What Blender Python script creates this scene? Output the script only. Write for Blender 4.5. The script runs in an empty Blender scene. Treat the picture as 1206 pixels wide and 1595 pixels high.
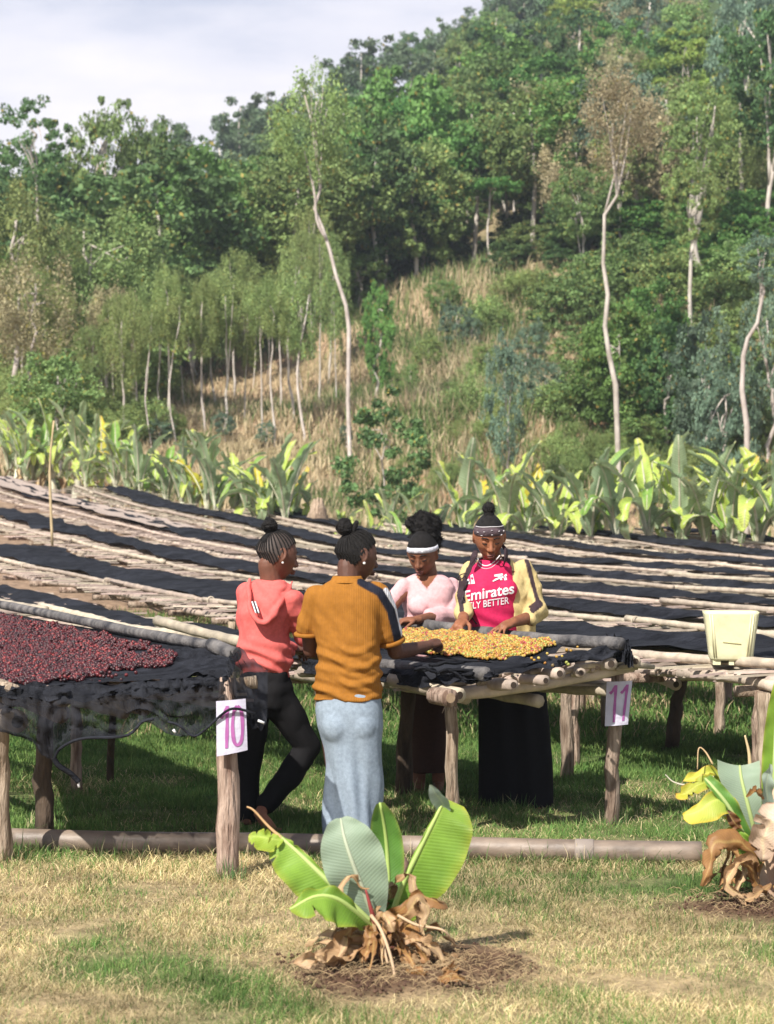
import bpy, bmesh, math, random
import numpy as np
from mathutils import Vector, Matrix, Quaternion, noise
from mathutils.bvhtree import BVHTree
R = math.radians
random.seed(7); np.random.seed(7)
scene = bpy.context.scene
col = scene.collection

# ------------------------------------------------------------------ camera, light, exposure
F = 3000.0                      # focal length in pixels of the 1206 x 1595 photograph
cam_d = bpy.data.cameras.new('camera'); cam = bpy.data.objects.new('camera', cam_d); col.objects.link(cam)
cam_d.sensor_fit = 'VERTICAL'; cam_d.sensor_height = 36; cam_d.sensor_width = 36
cam_d.lens = F/1595*36
cam.location = (0, 0, 1.6); cam.rotation_euler = (R(90.43), 0, 0)
cam_d.clip_start = .1; cam_d.clip_end = 2500
cam_d.dof.use_dof = True; cam_d.dof.focus_distance = 10.4; cam_d.dof.aperture_fstop = 4.6
scene.camera = cam
SUN = Vector((-.50, -.80, .98)).normalized()
sun_d = bpy.data.lights.new('sun', 'SUN'); sun = bpy.data.objects.new('sun', sun_d); col.objects.link(sun)
sun_d.energy = 5.0; sun_d.angle = R(.6); sun_d.color = (1, .945, .86)
sun.rotation_euler = SUN.to_track_quat('Z', 'Y').to_euler()
sun.location = (-10, -15, 20)
world = bpy.data.worlds.new('World'); scene.world = world; world.use_nodes = True
wn = world.node_tree; wn.nodes.clear()
def wnode(t, **k):
    n = wn.nodes.new(t)
    for a, b in k.items(): setattr(n, a, b)
    return n
sky = wnode('ShaderNodeTexSky', sky_type='NISHITA', sun_disc=False)
sky.sun_elevation = math.asin(SUN.z); sky.sun_rotation = math.atan2(SUN.x, SUN.y)
sky.air_density = 1.2; sky.dust_density = 2.0; sky.altitude = 1800
tc = wnode('ShaderNodeTexCoord'); sp = wnode('ShaderNodeSeparateXYZ'); wn.links.new(tc.outputs['Generated'], sp.inputs[0])
mp = wnode('ShaderNodeMapping'); mp.inputs['Scale'].default_value = (2.2, 2.2, 7.5); mp.inputs['Location'].default_value = (.3, 0, .6)
wn.links.new(tc.outputs['Generated'], mp.inputs[0])
nz = wnode('ShaderNodeTexNoise'); nz.inputs['Scale'].default_value = 2.2; nz.inputs['Detail'].default_value = 7; nz.inputs['Roughness'].default_value = .52
wn.links.new(mp.outputs[0], nz.inputs['Vector'])
# cloud cover: a thin veil everywhere, thicker towards the horizon
mr = wnode('ShaderNodeMapRange'); mr.inputs['From Min'].default_value = .25; mr.inputs['From Max'].default_value = .6
mr.inputs['To Min'].default_value = 1.0; mr.inputs['To Max'].default_value = .15
wn.links.new(sp.outputs['Z'], mr.inputs['Value'])
rp = wnode('ShaderNodeMapRange'); rp.inputs['From Min'].default_value = .34; rp.inputs['From Max'].default_value = .68
rp.inputs['To Min'].default_value = -.28; rp.inputs['To Max'].default_value = .3
wn.links.new(nz.outputs['Fac'], rp.inputs['Value'])
ad = wnode('ShaderNodeMath', operation='ADD', use_clamp=True); wn.links.new(mr.outputs[0], ad.inputs[0]); wn.links.new(rp.outputs[0], ad.inputs[1])
cr = wnode('ShaderNodeValToRGB'); wn.links.new(nz.outputs['Fac'], cr.inputs[0])
cr.color_ramp.elements[0].position = .35; cr.color_ramp.elements[0].color = (7.0, 7.5, 9.4, 1)
cr.color_ramp.elements[1].position = .68; cr.color_ramp.elements[1].color = (11.4, 11.0, 11.5, 1)
mx = wnode('ShaderNodeMix', data_type='RGBA'); wn.links.new(ad.outputs[0], mx.inputs[0])
wn.links.new(sky.outputs[0], mx.inputs[6]); wn.links.new(cr.outputs[0], mx.inputs[7])
bg = wnode('ShaderNodeBackground'); bg.inputs['Strength'].default_value = .065; wn.links.new(mx.outputs[2], bg.inputs['Color'])
wo = wnode('ShaderNodeOutputWorld'); wn.links.new(bg.outputs[0], wo.inputs['Surface'])
scene.view_settings.view_transform = 'Standard'; scene.view_settings.look = 'None'
scene.view_settings.exposure = .60; scene.view_settings.gamma = 1; scene.view_settings.use_curve_mapping = False
scene.render.engine = 'CYCLES'
scene.cycles.use_denoising = True
scene.cycles.max_bounces = 6; scene.cycles.diffuse_bounces = 2; scene.cycles.glossy_bounces = 2
scene.cycles.transmission_bounces = 2; scene.cycles.transparent_max_bounces = 10; scene.cycles.volume_bounces = 0
scene.cycles.volume_step_rate = 4

# ------------------------------------------------------------------ helpers
def A(x, y, Y):                 # world point seen at photograph pixel (x, y) at distance Y
    return Vector(((x-603)*Y/F, Y, 1.6-(y-820)*Y/F))
def tag(o, label=None, cat=None, group=None, kind=None):
    if label: o['label'] = label
    if cat: o['category'] = cat
    if group: o['group'] = group
    if kind: o['kind'] = kind
    return o
def link(name, me, m=None, parent=None):
    o = bpy.data.objects.new(name, me); col.objects.link(o)
    if m is not None and not me.materials: me.materials.append(m)
    if parent is not None: o.parent = parent
    return o
def empty(name, loc, label=None, cat=None, group=None, rz=0):
    o = bpy.data.objects.new(name, None); col.objects.link(o); o.location = loc; o.rotation_euler.z = rz
    o.empty_display_size = .1
    return tag(o, label, cat, group)
def at_world(o, root):          # mesh built in world coordinates goes under a root that stands elsewhere
    o.parent = root
    o.matrix_parent_inverse = Matrix.Identity(4)
    o.location = -Vector(root.location) if root.rotation_euler.z == 0 else Vector((0, 0, 0))
    return o
def fast_mesh(name, V, Fc, cols=None, smooth=False, uv=None):
    V = np.asarray(V, dtype=np.float32); Fc = np.asarray(Fc, dtype=np.int32); k = Fc.shape[1]
    me = bpy.data.meshes.new(name)
    me.vertices.add(len(V)); me.vertices.foreach_set('co', V.ravel())
    me.loops.add(Fc.size); me.loops.foreach_set('vertex_index', Fc.ravel())
    me.polygons.add(len(Fc)); me.polygons.foreach_set('loop_start', np.arange(len(Fc), dtype=np.int32)*k)
    me.polygons.foreach_set('use_smooth', np.full(len(Fc), smooth))
    me.update(calc_edges=True)
    if cols is not None: set_col(me, cols)
    return me
def set_col(me, cols):
    c = np.ones((len(me.vertices), 4), dtype=np.float32); c[:, :3] = cols
    a = me.color_attributes.get('Col') or me.color_attributes.new('Col', 'FLOAT_COLOR', 'POINT')
    a.data.foreach_set('color', c.ravel())
def coords(me):
    a = np.empty(len(me.vertices)*3, dtype=np.float32); me.vertices.foreach_get('co', a); return a.reshape(-1, 3)
_sr = np.random.RandomState(3)
_W = _sr.normal(size=(40, 3)); _PH = _sr.uniform(0, 6.28, 40)
def sn(P, f, seed=0, stretch=(1, 1, 1), n=6):      # smooth numpy noise about -1..1
    P = np.asarray(P, dtype=np.float64)*np.array(stretch)*f
    out = 0
    for i in range(n):
        j = (i+seed*5) % 40
        w = _W[j]*(1+.25*i)
        out = out+np.sin(P@w+_PH[j]+1.3*np.sin(P@_W[(j+7) % 40]*.7+_PH[(j+3) % 40]))
    return out/math.sqrt(n)/1.1

class MB:
    def __init__(s): s.v = []; s.f = []
    def add(s, vs, fs):
        b = len(s.v); s.v.extend([tuple(v) for v in vs]); s.f.extend([tuple(b+i for i in f) for f in fs])
    def box(s, c, sz, rot=None):
        x, y, z = [a/2 for a in sz]
        vs = [Vector((i*x, j*y, k*z)) for i in (-1, 1) for j in (-1, 1) for k in (-1, 1)]
        if rot is not None: vs = [rot@v for v in vs]
        s.add([v+Vector(c) for v in vs], [(0, 1, 3, 2), (4, 6, 7, 5), (0, 4, 5, 1), (2, 3, 7, 6), (0, 2, 6, 4), (1, 5, 7, 3)])
    def tube(s, pts, rad, n=8, flat=None, cap=True):
        pts = [Vector(p) for p in pts]; m = len(pts)
        if not hasattr(rad, '__len__'): rad = [rad]*m
        t0 = (pts[1]-pts[0]).normalized(); up = Vector((0, 0, 1)) if abs(t0.z) < .9 else Vector((0, 1, 0))
        nrm = (up-t0*up.dot(t0)).normalized(); vs = []
        for i, p in enumerate(pts):
            t = (pts[min(i+1, m-1)]-pts[max(i-1, 0)]).normalized()
            nrm = (nrm-t*nrm.dot(t)).normalized(); b = t.cross(nrm)
            r = rad[i]; r = r if hasattr(r, '__len__') else (r, r)
            for k in range(n):
                a = 2*math.pi*k/n; vs.append(p+nrm*(math.cos(a)*r[1])+b*(math.sin(a)*r[0]))
        fs = [(i*n+k, i*n+(k+1) % n, (i+1)*n+(k+1) % n, (i+1)*n+k) for i in range(m-1) for k in range(n)]
        if cap: fs += [tuple(reversed(range(n))), tuple((m-1)*n+k for k in range(n))]
        s.add(vs, fs)
    def limb(s, pts, rad, n=12):       # tube with rounded ends, for bodies
        pts = [Vector(p) for p in pts]; rad = list(rad)
        d0 = (pts[0]-pts[1]).normalized(); d1 = (pts[-1]-pts[-2]).normalized(); r0, r1 = rad[0], rad[-1]
        P = [pts[0]+d0*r0*a for a in (.98, .8, .45)]+pts+[pts[-1]+d1*r1*a for a in (.45, .8, .98)]
        Q = [r0*a for a in (.2, .6, .9)]+rad+[r1*a for a in (.9, .6, .2)]
        s.tube(P, Q, n)
    def ell(s, c, r, M=None, nu=16, nv=10):
        vs = []; fs = []
        for j in range(nv+1):
            ph = math.pi*j/nv-math.pi/2
            for i in range(nu):
                th = 2*math.pi*i/nu
                v = Vector((math.cos(ph)*math.cos(th)*r[0], math.cos(ph)*math.sin(th)*r[1], math.sin(ph)*r[2]))
                if j in (0, nv): v = Vector((math.cos(th)*r[0]*.01, math.sin(th)*r[1]*.01, (-1 if j == 0 else 1)*r[2]))
                vs.append(Vector(c)+((M@v) if M is not None else v))
        for j in range(nv):
            for i in range(nu): fs.append((j*nu+i, j*nu+(i+1) % nu, (j+1)*nu+(i+1) % nu, (j+1)*nu+i))
        fs += [tuple(reversed(range(nu))), tuple(nv*nu+i for i in range(nu))]
        s.add(vs, fs)
    def loft(s, rings, lat=(1, 0, 0), n=28, p=2.3, cap=True):   # rings: (center, rx along lat, ry across)
        L0 = Vector(lat).normalized(); vs = []
        for r in rings:
            c, rx, ry = r[:3]; L = Vector(r[3]).normalized() if len(r) > 3 else L0
            D = Vector((0, 0, 1)).cross(L).normalized()
            for k in range(n):
                a = 2*math.pi*k/n; ca, sa = math.cos(a), math.sin(a)
                vs.append(Vector(c)+L*(math.copysign(abs(ca)**(2/p), ca)*rx)+D*(math.copysign(abs(sa)**(2/p), sa)*ry))
        m = len(rings)
        fs = [(i*n+k, i*n+(k+1) % n, (i+1)*n+(k+1) % n, (i+1)*n+k) for i in range(m-1) for k in range(n)]
        if cap: fs += [tuple(reversed(range(n))), tuple((m-1)*n+k for k in range(n))]
        s.add(vs, fs)
    def mesh(s, name, smooth=True):
        me = bpy.data.meshes.new(name); me.from_pydata(s.v, [], s.f); me.update()
        if smooth: me.polygons.foreach_set('use_smooth', [True]*len(me.polygons))
        return me
    def build(s, name, m=None, parent=None, smooth=True):
        o = link(name, s.mesh(name, smooth), m, None)
        if parent is not None: at_world(o, parent)
        return o
def remesh(mb, voxel, it=3, fac=.5, name='m'):
    me = mb.mesh(name); o = bpy.data.objects.new('tmp', me); col.objects.link(o)
    bm = bmesh.new(); bm.from_mesh(me); bmesh.ops.recalc_face_normals(bm, faces=bm.faces[:]); bm.to_mesh(me); bm.free()
    a = o.modifiers.new('r', 'REMESH'); a.mode = 'VOXEL'; a.voxel_size = voxel
    if it: b = o.modifiers.new('s', 'SMOOTH'); b.iterations = it; b.factor = fac
    dg = bpy.context.evaluated_depsgraph_get(); dg.update()
    r = bpy.data.meshes.new_from_object(o.evaluated_get(dg)); r.name = name
    bpy.data.objects.remove(o); bpy.data.meshes.remove(me)
    r.polygons.foreach_set('use_smooth', [True]*len(r.polygons)); return r
def vnormals(me):
    a = np.empty(len(me.vertices)*3, dtype=np.float32); me.vertex_normals.foreach_get('vector', a); return a.reshape(-1, 3)
def push(me, amount):            # move every vertex along its normal
    c = coords(me)+vnormals(me)*np.asarray(amount)[:, None]; me.vertices.foreach_set('co', c.astype(np.float32).ravel()); me.update()
def spline(pts, n):
    P = [Vector(p) for p in pts]; P = [P[0]*2-P[1]]+P+[P[-1]*2-P[-2]]; out = []; m = len(P)-3
    for i in range(n):
        u = i/(n-1)*m; k = min(int(u), m-1); t = u-k; a, b, c, d = P[k:k+4]
        out.append(.5*((2*b)+(c-a)*t+(2*a-5*b+4*c-d)*t*t+(3*b-a-3*c+d)*t**3))
    return out

# ------------------------------------------------------------------ materials
def mat(name, c1, c2=None, scale=6, rough=.8, bump=0, bscale=None, stretch=(1, 1, 1), attr=False, spec=.3, sheen=0, transl=0, rnd=0, detail=6, pos=(.35, .65), back=None, rot=None):
    m = bpy.data.materials.new(name); m.use_nodes = True; nt = m.node_tree; N = nt.nodes; N.clear()
    def nd(t, **k):
        n = N.new(t)
        for a, b in k.items(): setattr(n, a, b)
        return n
    out = nd('ShaderNodeOutputMaterial'); b = nd('ShaderNodeBsdfPrincipled')
    b.inputs['Roughness'].default_value = rough; b.inputs['Specular IOR Level'].default_value = spec
    if sheen: b.inputs['Sheen Weight'].default_value = sheen; b.inputs['Sheen Roughness'].default_value = .5
    tcn = nd('ShaderNodeTexCoord'); mp = nd('ShaderNodeMapping'); mp.inputs['Scale'].default_value = stretch
    if rot: mp.inputs['Rotation'].default_value = rot
    nt.links.new(tcn.outputs['Object'], mp.inputs[0])
    nz = nd('ShaderNodeTexNoise'); nz.inputs['Scale'].default_value = scale; nz.inputs['Detail'].default_value = detail; nz.inputs['Roughness'].default_value = .6
    nt.links.new(mp.outputs[0], nz.inputs['Vector'])
    cr = nd('ShaderNodeValToRGB'); nt.links.new(nz.outputs['Fac'], cr.inputs[0])
    cr.color_ramp.elements[0].position = pos[0]; cr.color_ramp.elements[1].position = pos[1]
    if attr:
        at = nd('ShaderNodeAttribute', attribute_name='Col')
        cr.color_ramp.elements[0].color = (c1[0],)*3+(1,); cr.color_ramp.elements[1].color = (c1[1],)*3+(1,)
        mu = nd('ShaderNodeMix', data_type='RGBA', blend_type='MULTIPLY'); mu.inputs[0].default_value = 1
        nt.links.new(at.outputs['Color'], mu.inputs[6]); nt.links.new(cr.outputs[0], mu.inputs[7]); c = mu.outputs[2]
    else:
        cr.color_ramp.elements[0].color = (*c1, 1); cr.color_ramp.elements[1].color = (*(c2 or c1), 1); c = cr.outputs[0]
    if rnd:
        oi = nd('ShaderNodeObjectInfo'); hs = nd('ShaderNodeHueSaturation')
        for inp, lo, hi in ((0, .5-.04*rnd, .5+.02*rnd), (2, 1-.35*rnd, 1+.3*rnd)):
            mr = nd('ShaderNodeMapRange'); mr.inputs['To Min'].default_value = lo; mr.inputs['To Max'].default_value = hi
            if inp == 0:
                m7 = nd('ShaderNodeMath', operation='MULTIPLY'); m7.inputs[1].default_value = 7.3; fr = nd('ShaderNodeMath', operation='FRACT')
                nt.links.new(oi.outputs['Random'], m7.inputs[0]); nt.links.new(m7.outputs[0], fr.inputs[0]); nt.links.new(fr.outputs[0], mr.inputs[0])
            else: nt.links.new(oi.outputs['Random'], mr.inputs[0])
            nt.links.new(mr.outputs[0], hs.inputs[inp])
        nt.links.new(c, hs.inputs['Color']); c = hs.outputs[0]
    if back:
        ge = nd('ShaderNodeNewGeometry'); mb_ = nd('ShaderNodeMix', data_type='RGBA'); nt.links.new(ge.outputs['Backfacing'], mb_.inputs[0])
        nt.links.new(c, mb_.inputs[6]); mb_.inputs[7].default_value = (*back, 1); c = mb_.outputs[2]
    nt.links.new(c, b.inputs['Base Color'])
    if bump:
        n2 = nd('ShaderNodeTexNoise'); n2.inputs['Scale'].default_value = bscale or scale*3; n2.inputs['Detail'].default_value = 5
        nt.links.new(mp.outputs[0], n2.inputs['Vector'])
        bp = nd('ShaderNodeBump'); bp.inputs['Strength'].default_value = min(1, bump); bp.inputs['Distance'].default_value = .01*max(1, bump)
        nt.links.new(n2.outputs['Fac'], bp.inputs['Height']); nt.links.new(bp.outputs[0], b.inputs['Normal'])
    sh = b.outputs[0]
    if transl:
        tr = nd('ShaderNodeBsdfTranslucent'); nt.links.new(c, tr.inputs['Color'])
        ms = nd('ShaderNodeMixShader'); ms.inputs[0].default_value = transl
        nt.links.new(sh, ms.inputs[1]); nt.links.new(tr.outputs[0], ms.inputs[2]); sh = ms.outputs[0]
    nt.links.new(sh, out.inputs['Surface']); m['c'] = 0
    return m
def flat(name, c, rough=.8, **k): return mat(name, c, tuple(x*.85 for x in c), rough=rough, **k)

# ------------------------------------------------------------------ terrain
_RS = np.array([-.3, -.2, -.07, 0, .1, .2, .3]); _YS = np.array([-60., 14, 17, 24, 31, 38, 46])
_T = np.array([[0, 0, .1, .35, .85, 1.5, 2.6], [0, 0, .08, .33, .8, 1.4, 2.4], [0, 0, .04, .22, .6, 1.1, 1.75], [0, 0, .04, .15, .42, .85, 1.35],
               [0, 0, .03, .13, .34, .8, 1.25], [0, 0, .03, .12, .3, .75, 1.2], [0, 0, .03, .12, .3, .75, 1.2]])
_SL = np.array([.16, .20, .28, .35, .41, .45, .46]); _SL2 = np.array([.09, .165, .210, .255, .36, .42, .42])
def terr(X, Y):
    X = np.asarray(X, dtype=float); Y = np.asarray(Y, dtype=float)
    r = np.clip(X/np.maximum(Y, 14), -.299, .299)
    i = np.clip(np.searchsorted(_RS, r)-1, 0, 5); fr = (r-_RS[i])/(_RS[i+1]-_RS[i])
    Yc = np.clip(Y, -59, 45.999); j = np.clip(np.searchsorted(_YS, Yc)-1, 0, 5); fy = (Yc-_YS[j])/(_YS[j+1]-_YS[j])
    z = _T[i, j]*(1-fr)*(1-fy)+_T[i+1, j]*fr*(1-fy)+_T[i, j+1]*(1-fr)*fy+_T[i+1, j+1]*fr*fy
    sl = _SL[i]*(1-fr)+_SL[i+1]*fr
    s2 = _SL2[i]*(1-fr)+_SL2[i+1]*fr; d = np.maximum(Y-46, 0); d1 = np.minimum(d, 34); d3 = np.clip(d-34, 0, 141); d2 = np.maximum(d-175, 0)
    h = sl*(d1-6*(1-np.exp(-d1/6)))+s2*d3
    P = np.stack([X, Y, X*0], -1)
    h = h+(sn(P, .07, 1)*.9+sn(P, .16, 2)*.45)*np.clip(d/12, 0, 1)+sn(P, .022, 4)*3.2*np.clip((d-40)/60, 0, 1)
    h = h+np.exp(-((Y-54)/3.5)**2)*np.clip((r+.03)/.1, 0, 1)*.5
    return z+h-d2*.22
def tz(x, y): return float(terr(np.array([x]), np.array([y]))[0])
def ground_px(x, y, lo=12.):      # where the line of sight through (x, y) meets the terrain
    Y = np.arange(lo, 230, .25); X = (x-603)*Y/F; zr = 1.6-(y-820)*Y/F
    k = np.nonzero(terr(X, Y) >= zr)[0]; i = k[0] if len(k) else len(Y)-1
    return Vector((X[i], Y[i], float(terr(X[i:i+1], Y[i:i+1])[0])))
# ------------------------------------------------------------------ ground sheet
PL = (-.03, 7.06); PR = (1.62, 8.25)        # the two young plants in front
def soil_at(X, Y):
    n = sn(np.stack([X, Y, X*0], -1), 3.2, 3)*.16
    a = 1.02-np.sqrt(((X-PL[0]-.08)/.55)**2+((Y-PL[1]+.20)/.50)**2)+n*.9
    b = 1.0-np.sqrt(((X-PR[0]+.05)/.42)**2+((Y-PR[1]+.2)/.35)**2)+n
    return np.clip(np.maximum(a, b)*2.2, 0, .93)
def green_at(X, Y):
    P = np.stack([X, Y, X*0], -1)
    g = np.clip((Y-8.85-.3*np.clip(-X, 0, 1)-.16*sn(P, 2.1, 5))/.5, 0, 1)*.9
    g = g-.42*np.clip(sn(P, .9, 6)-.15, 0, 1)-.5*np.exp(-((X-1.3)/.9)**2-((Y-9.45)/.35)**2)-.35*np.clip(sn(P, 2.6, 7)-.3, 0, 1)
    g = g+(.75*np.clip(sn(P, 1.5, 8)+.05, 0, 1)+.25*np.clip(sn(P, 5, 9), 0, 1))*(Y < 8.9)+.45*np.exp(-((X-.9)/.8)**2-((Y-8.45)/.25)**2)
    return np.clip(g+.12, 0, 1)
DRY = np.array((.58, .44, .25)); GRN = np.array((.12, .18, .06)); SOIL = np.array((.095, .052, .034))
TAN = np.array((.43, .31, .20)); RED = np.array((.36, .215, .13)); OLV = np.array((.10, .12, .045)); DGR = np.array((.045, .07, .025))
def gcol(X, Y):
    P = np.stack([X, Y, X*0], -1)
    g = green_at(X, Y)[:, None]; s = soil_at(X, Y)[:, None]
    c = (DRY*.62)*(1-g)+(GRN*.7)*g
    c = c*(1-s)+SOIL*s
    r = X/np.maximum(Y, 1)
    f = np.clip((Y-16)/8, 0, 1)[:, None]                 # worn earth between the far beds
    c = c*(1-f)+np.array((.30, .21, .145))*f
    n1 = sn(P, .14, 9); n2 = sn(P, .45, 10)
    h = TAN*(1-np.clip(n1*.7+.3, 0, 1))[:, None]+RED*np.clip(n1*.7+.3, 0, 1)[:, None]
    og = np.clip(.16+n2*.45+np.clip((Y-70)/25, 0, 1)*.5+np.clip((r-.06)/.05, 0, 1)*.3, 0, 1)[:, None]
    h = h*(1-og)+(OLV*(1-.5*np.clip((Y-80)/40, 0, 1)[:, None]))*og
    fw_ = np.clip((Y-98)/14, 0, 1)[:, None]; h = h*(1-fw_)+np.array((.055, .085, .035))*fw_
    k = np.clip((Y-46)/3, 0, 1)[:, None]
    return c*(1-k)+h*k
def build_ground():
    ys = np.concatenate([np.arange(-60, 5, 5.), np.arange(5, 15, .12), np.arange(15, 46, .45), np.arange(46, 110, .8), np.arange(110, 240, 2.2), np.arange(240, 620, 30)])
    rho = np.concatenate([-np.linspace(.27, 1.9, 24)[::-1], np.linspace(-.26, .26, 131), np.linspace(.27, 1.9, 24)])
    Yg, Rg = np.meshgrid(ys, rho, indexing='ij'); Xg = Rg*np.maximum(Yg+4, 24)
    near = np.clip((26-Yg)/14, 0, 1)
    Xg = np.where(Yg > 20, Rg*(Yg+4), Rg*24)
    X = Xg.ravel(); Y = Yg.ravel(); Z = terr(X, Y)
    Z = Z+sn(np.stack([X, Y, X*0], -1), 2.2, 11)*.012*(Y < 30)+soil_at(X, Y)*.035
    V = np.stack([X, Y, Z], -1); n, m = Xg.shape
    i = np.arange(n-1)[:, None]*m+np.arange(m-1)[None]
    Fc = np.stack([i, i+1, i+m+1, i+m], -1).reshape(-1, 4)
    me = fast_mesh('ground', V, Fc, gcol(X, Y), True)
    o = link('ground', me, mat('ground_mat', (.62, 1.35), rough=.95, attr=True, scale=9, bump=1.5, bscale=40, spec=.1))
    tag(o, kind='structure')
build_ground()

def blades(name, X, Y, length, width, lean, cols, matn, base_z=None, curl=.5, label=None, upmin=0):
    n = len(X); rs = np.random.RandomState(len(X) % 997)
    az = rs.uniform(0, 6.283, n); Z = terr(X, Y) if base_z is None else base_z
    B = np.stack([X, Y, Z-.004], -1)
    dirh = np.stack([np.cos(az), np.sin(az), az*0], -1); side = np.stack([-np.sin(az), np.cos(az), az*0], -1)
    fa = rs.uniform(0, 6.283, n); side = np.stack([np.cos(fa), np.sin(fa), az*0], -1)
    up = np.array([0, 0, 1.])
    le = length[:, None]; ln = lean[:, None]
    m1 = B+up*le*.55*np.cos(ln*.7)+dirh*le*.55*np.sin(ln*.7)
    tip = m1+up*le*.45*np.cos(ln*(1+curl))+dirh*le*.45*np.sin(ln*(1+curl))
    tip[:, 2] = np.maximum(tip[:, 2], B[:, 2]+.006)
    w = width[:, None]*.5
    V = np.stack([B-side*w, B+side*w, m1+side*w*.8, m1-side*w*.8, tip+side*w*.12, tip-side*w*.12], 1).reshape(-1, 3)
    b = np.arange(n)[:, None]*6
    Fc = np.concatenate([b+np.array([0, 1, 2, 3]), b+np.array([3, 2, 4, 5])], 0)
    me = fast_mesh(name, V, Fc, np.repeat(cols, 6, 0))
    o = link(name, me, matn); tag(o, label, name.split('_')[-1] if label else None, kind='stuff'); return o
GRASS = mat('grass_mat', (.8, 1.2), scale=3, rough=.75, attr=True, spec=.2, transl=.32)
def near_grass():
    rs = np.random.RandomState(5); n = 330000
    Y = 5.9+(rs.uniform(0, 1, n)**1.15)*8.6; X = rs.uniform(-1, 1, n)*(.222*Y+.25)
    s = soil_at(X, Y); g = green_at(X, Y)
    P = np.stack([X, Y, X*0], -1); tuft = np.clip(sn(P, 5.5, 12)*.5+.55, .08, 1)
    keep = (rs.uniform(size=n) > s*.95) & (rs.uniform(size=n) < .35+.65*tuft); X, Y, g, tuft, s = X[keep], Y[keep], g[keep], tuft[keep], s[keep]; n = len(X)
    isg = rs.uniform(size=n) < g*(.82+.1*(Y > 9.7))+.13
    L = np.where(isg, rs.uniform(.022, .06, n)*(.6+.8*tuft), rs.uniform(.025, .08, n)); L *= np.where(Y > 8.7, 1.1, .85)
    tall = (rs.uniform(size=n) < .006) & (Y > 8.6); L = np.where(tall, L*2.4, L)
    lean = np.where(isg, rs.uniform(.1, 1.0, n), rs.uniform(.7, 1.5, n))
    W = rs.uniform(.0022, .0046, n)*(Y/8)
    v = rs.uniform(.65, 1.3, n)[:, None]*(1+.2*sn(np.stack([X, Y, X*0], -1), 1.3, 17)+.14*sn(np.stack([X, Y, X*0], -1), 6, 18))[:, None]; q = rs.uniform(0, 1, n)[:, None]
    cg = (np.array((.085, .195, .05))*(1-q)+np.array((.23, .32, .095))*q)*v
    cd = (np.array((.70, .58, .34))*(1-q)+np.array((.48, .41, .20))*q)*v
    cols = np.where(isg[:, None], cg, cd)
    for nm, msk, lb in (('green_grass', isg, 'short green grass growing under and between the drying beds'), ('dry_grass', ~isg, 'matted straw coloured dry grass covering the foreground')):
        blades(nm, X[msk], Y[msk], L[msk], W[msk], lean[msk], cols[msk], GRASS, label=lb)
    n = 60000
    Y = 14.3+rs.uniform(0, 1, n)*12; X = rs.uniform(-1, 1, n)*(.215*Y)
    g = green_at(X, Y); q = rs.uniform(0, 1, n)[:, None]; isg = rs.uniform(size=n) < g*.9
    cols = np.where(isg[:, None], np.array((.085, .195, .05))*(1-q)+np.array((.22, .32, .09))*q, np.array((.6, .47, .28)))*rs.uniform(.7, 1.2, n)[:, None]
    blades('far_grass', X, Y, rs.uniform(.05, .14, n), rs.uniform(.008, .014, n), rs.uniform(.1, 1., n), cols, GRASS, label='green grass on the ground beneath the farther drying beds')
near_grass()
def base_tufts():           # longer stems left standing round the feet of posts and along the pipe
    rs = np.random.RandomState(8); X = []; Y = []
    for x, y in ((705, 1300), (950, 1285), (628, 1240), (882, 1192), (5, 1342), (354, 1368), (121, 1213), (70, 1290), (1046, 1142), (1196, 1262), (400, 1294), (800, 1262)):
        d = 1.6*F/(y-820); X.append((x-603)*d/F+rs.normal(size=90)*.055); Y.append(d+rs.normal(size=90)*.05-.02)
    t = rs.uniform(0, 1, 260); X.append(-1.9+t*3.5+0); Y.append(9.46-.33*t-.075+rs.normal(size=260)*.03)
    X = np.concatenate(X); Y = np.concatenate(Y); n = len(X); q = rs.uniform(0, 1, n)[:, None]; ig = rs.uniform(size=n) < .65
    cols = np.where(ig[:, None], np.array((.07, .18, .06))*(1-q)+np.array((.2, .3, .1))*q, np.array((.74, .62, .38)))
    blades('tuft_grass', X, Y, rs.uniform(.04, .12, n), rs.uniform(.003, .005, n), rs.uniform(.05, .8, n), cols, GRASS, label='longer grass stems round the post feet and along the pipe')
base_tufts()
def hill_grass():
    rs = np.random.RandomState(9); n = 185000
    Y = 48+rs.uniform(0, 1, n)**1.3*58; r = rs.uniform(-.215, .215, n); X = r*Y
    P = np.stack([X, Y, X*0], -1)
    q = sn(P, .13, 13); q2 = sn(P, .5, 14)
    # tall pale cane grass fills the open bank, thinner stalks elsewhere
    bank = np.exp(-((r-.028)/np.where(r > .028, .055, .048))**2-((Y-70)/12)**2)
    dens = np.clip(.22+.75*bank+.22*q2+.3*(r < -.01)*(Y < 78), .05, 1); keep = rs.uniform(size=n) < dens; X, Y, r, q, q2, bank = [a[keep] for a in (X, Y, r, q, q2, bank)]; n = len(X)
    t = rs.uniform(0, 1, n)[:, None]
    straw = np.array((.66, .55, .36))*(1-t)+np.array((.46, .37, .22))*t; grn = np.array((.24, .31, .11))*(1-t)+np.array((.11, .18, .06))*t
    pg = np.clip(.42+.45*q2+.25*q+np.clip((Y-78)/20, 0, .4)+np.where(r < -.03, -.16, 0), .05, .95); ig = (rs.uniform(size=n) < pg)
    cols = np.where(ig[:, None], grn, straw)*rs.uniform(.7, 1.2, n)[:, None]
    L = rs.uniform(.25, .6, n)*(1+1.7*bank)
    blades('hillside_grass', X, Y, L, rs.uniform(.03, .07, n), rs.uniform(.05, .6, n), cols, GRASS, curl=.8, label='tall pale straw and green cane grass covering the open bank of the hill')
hill_grass()
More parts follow.
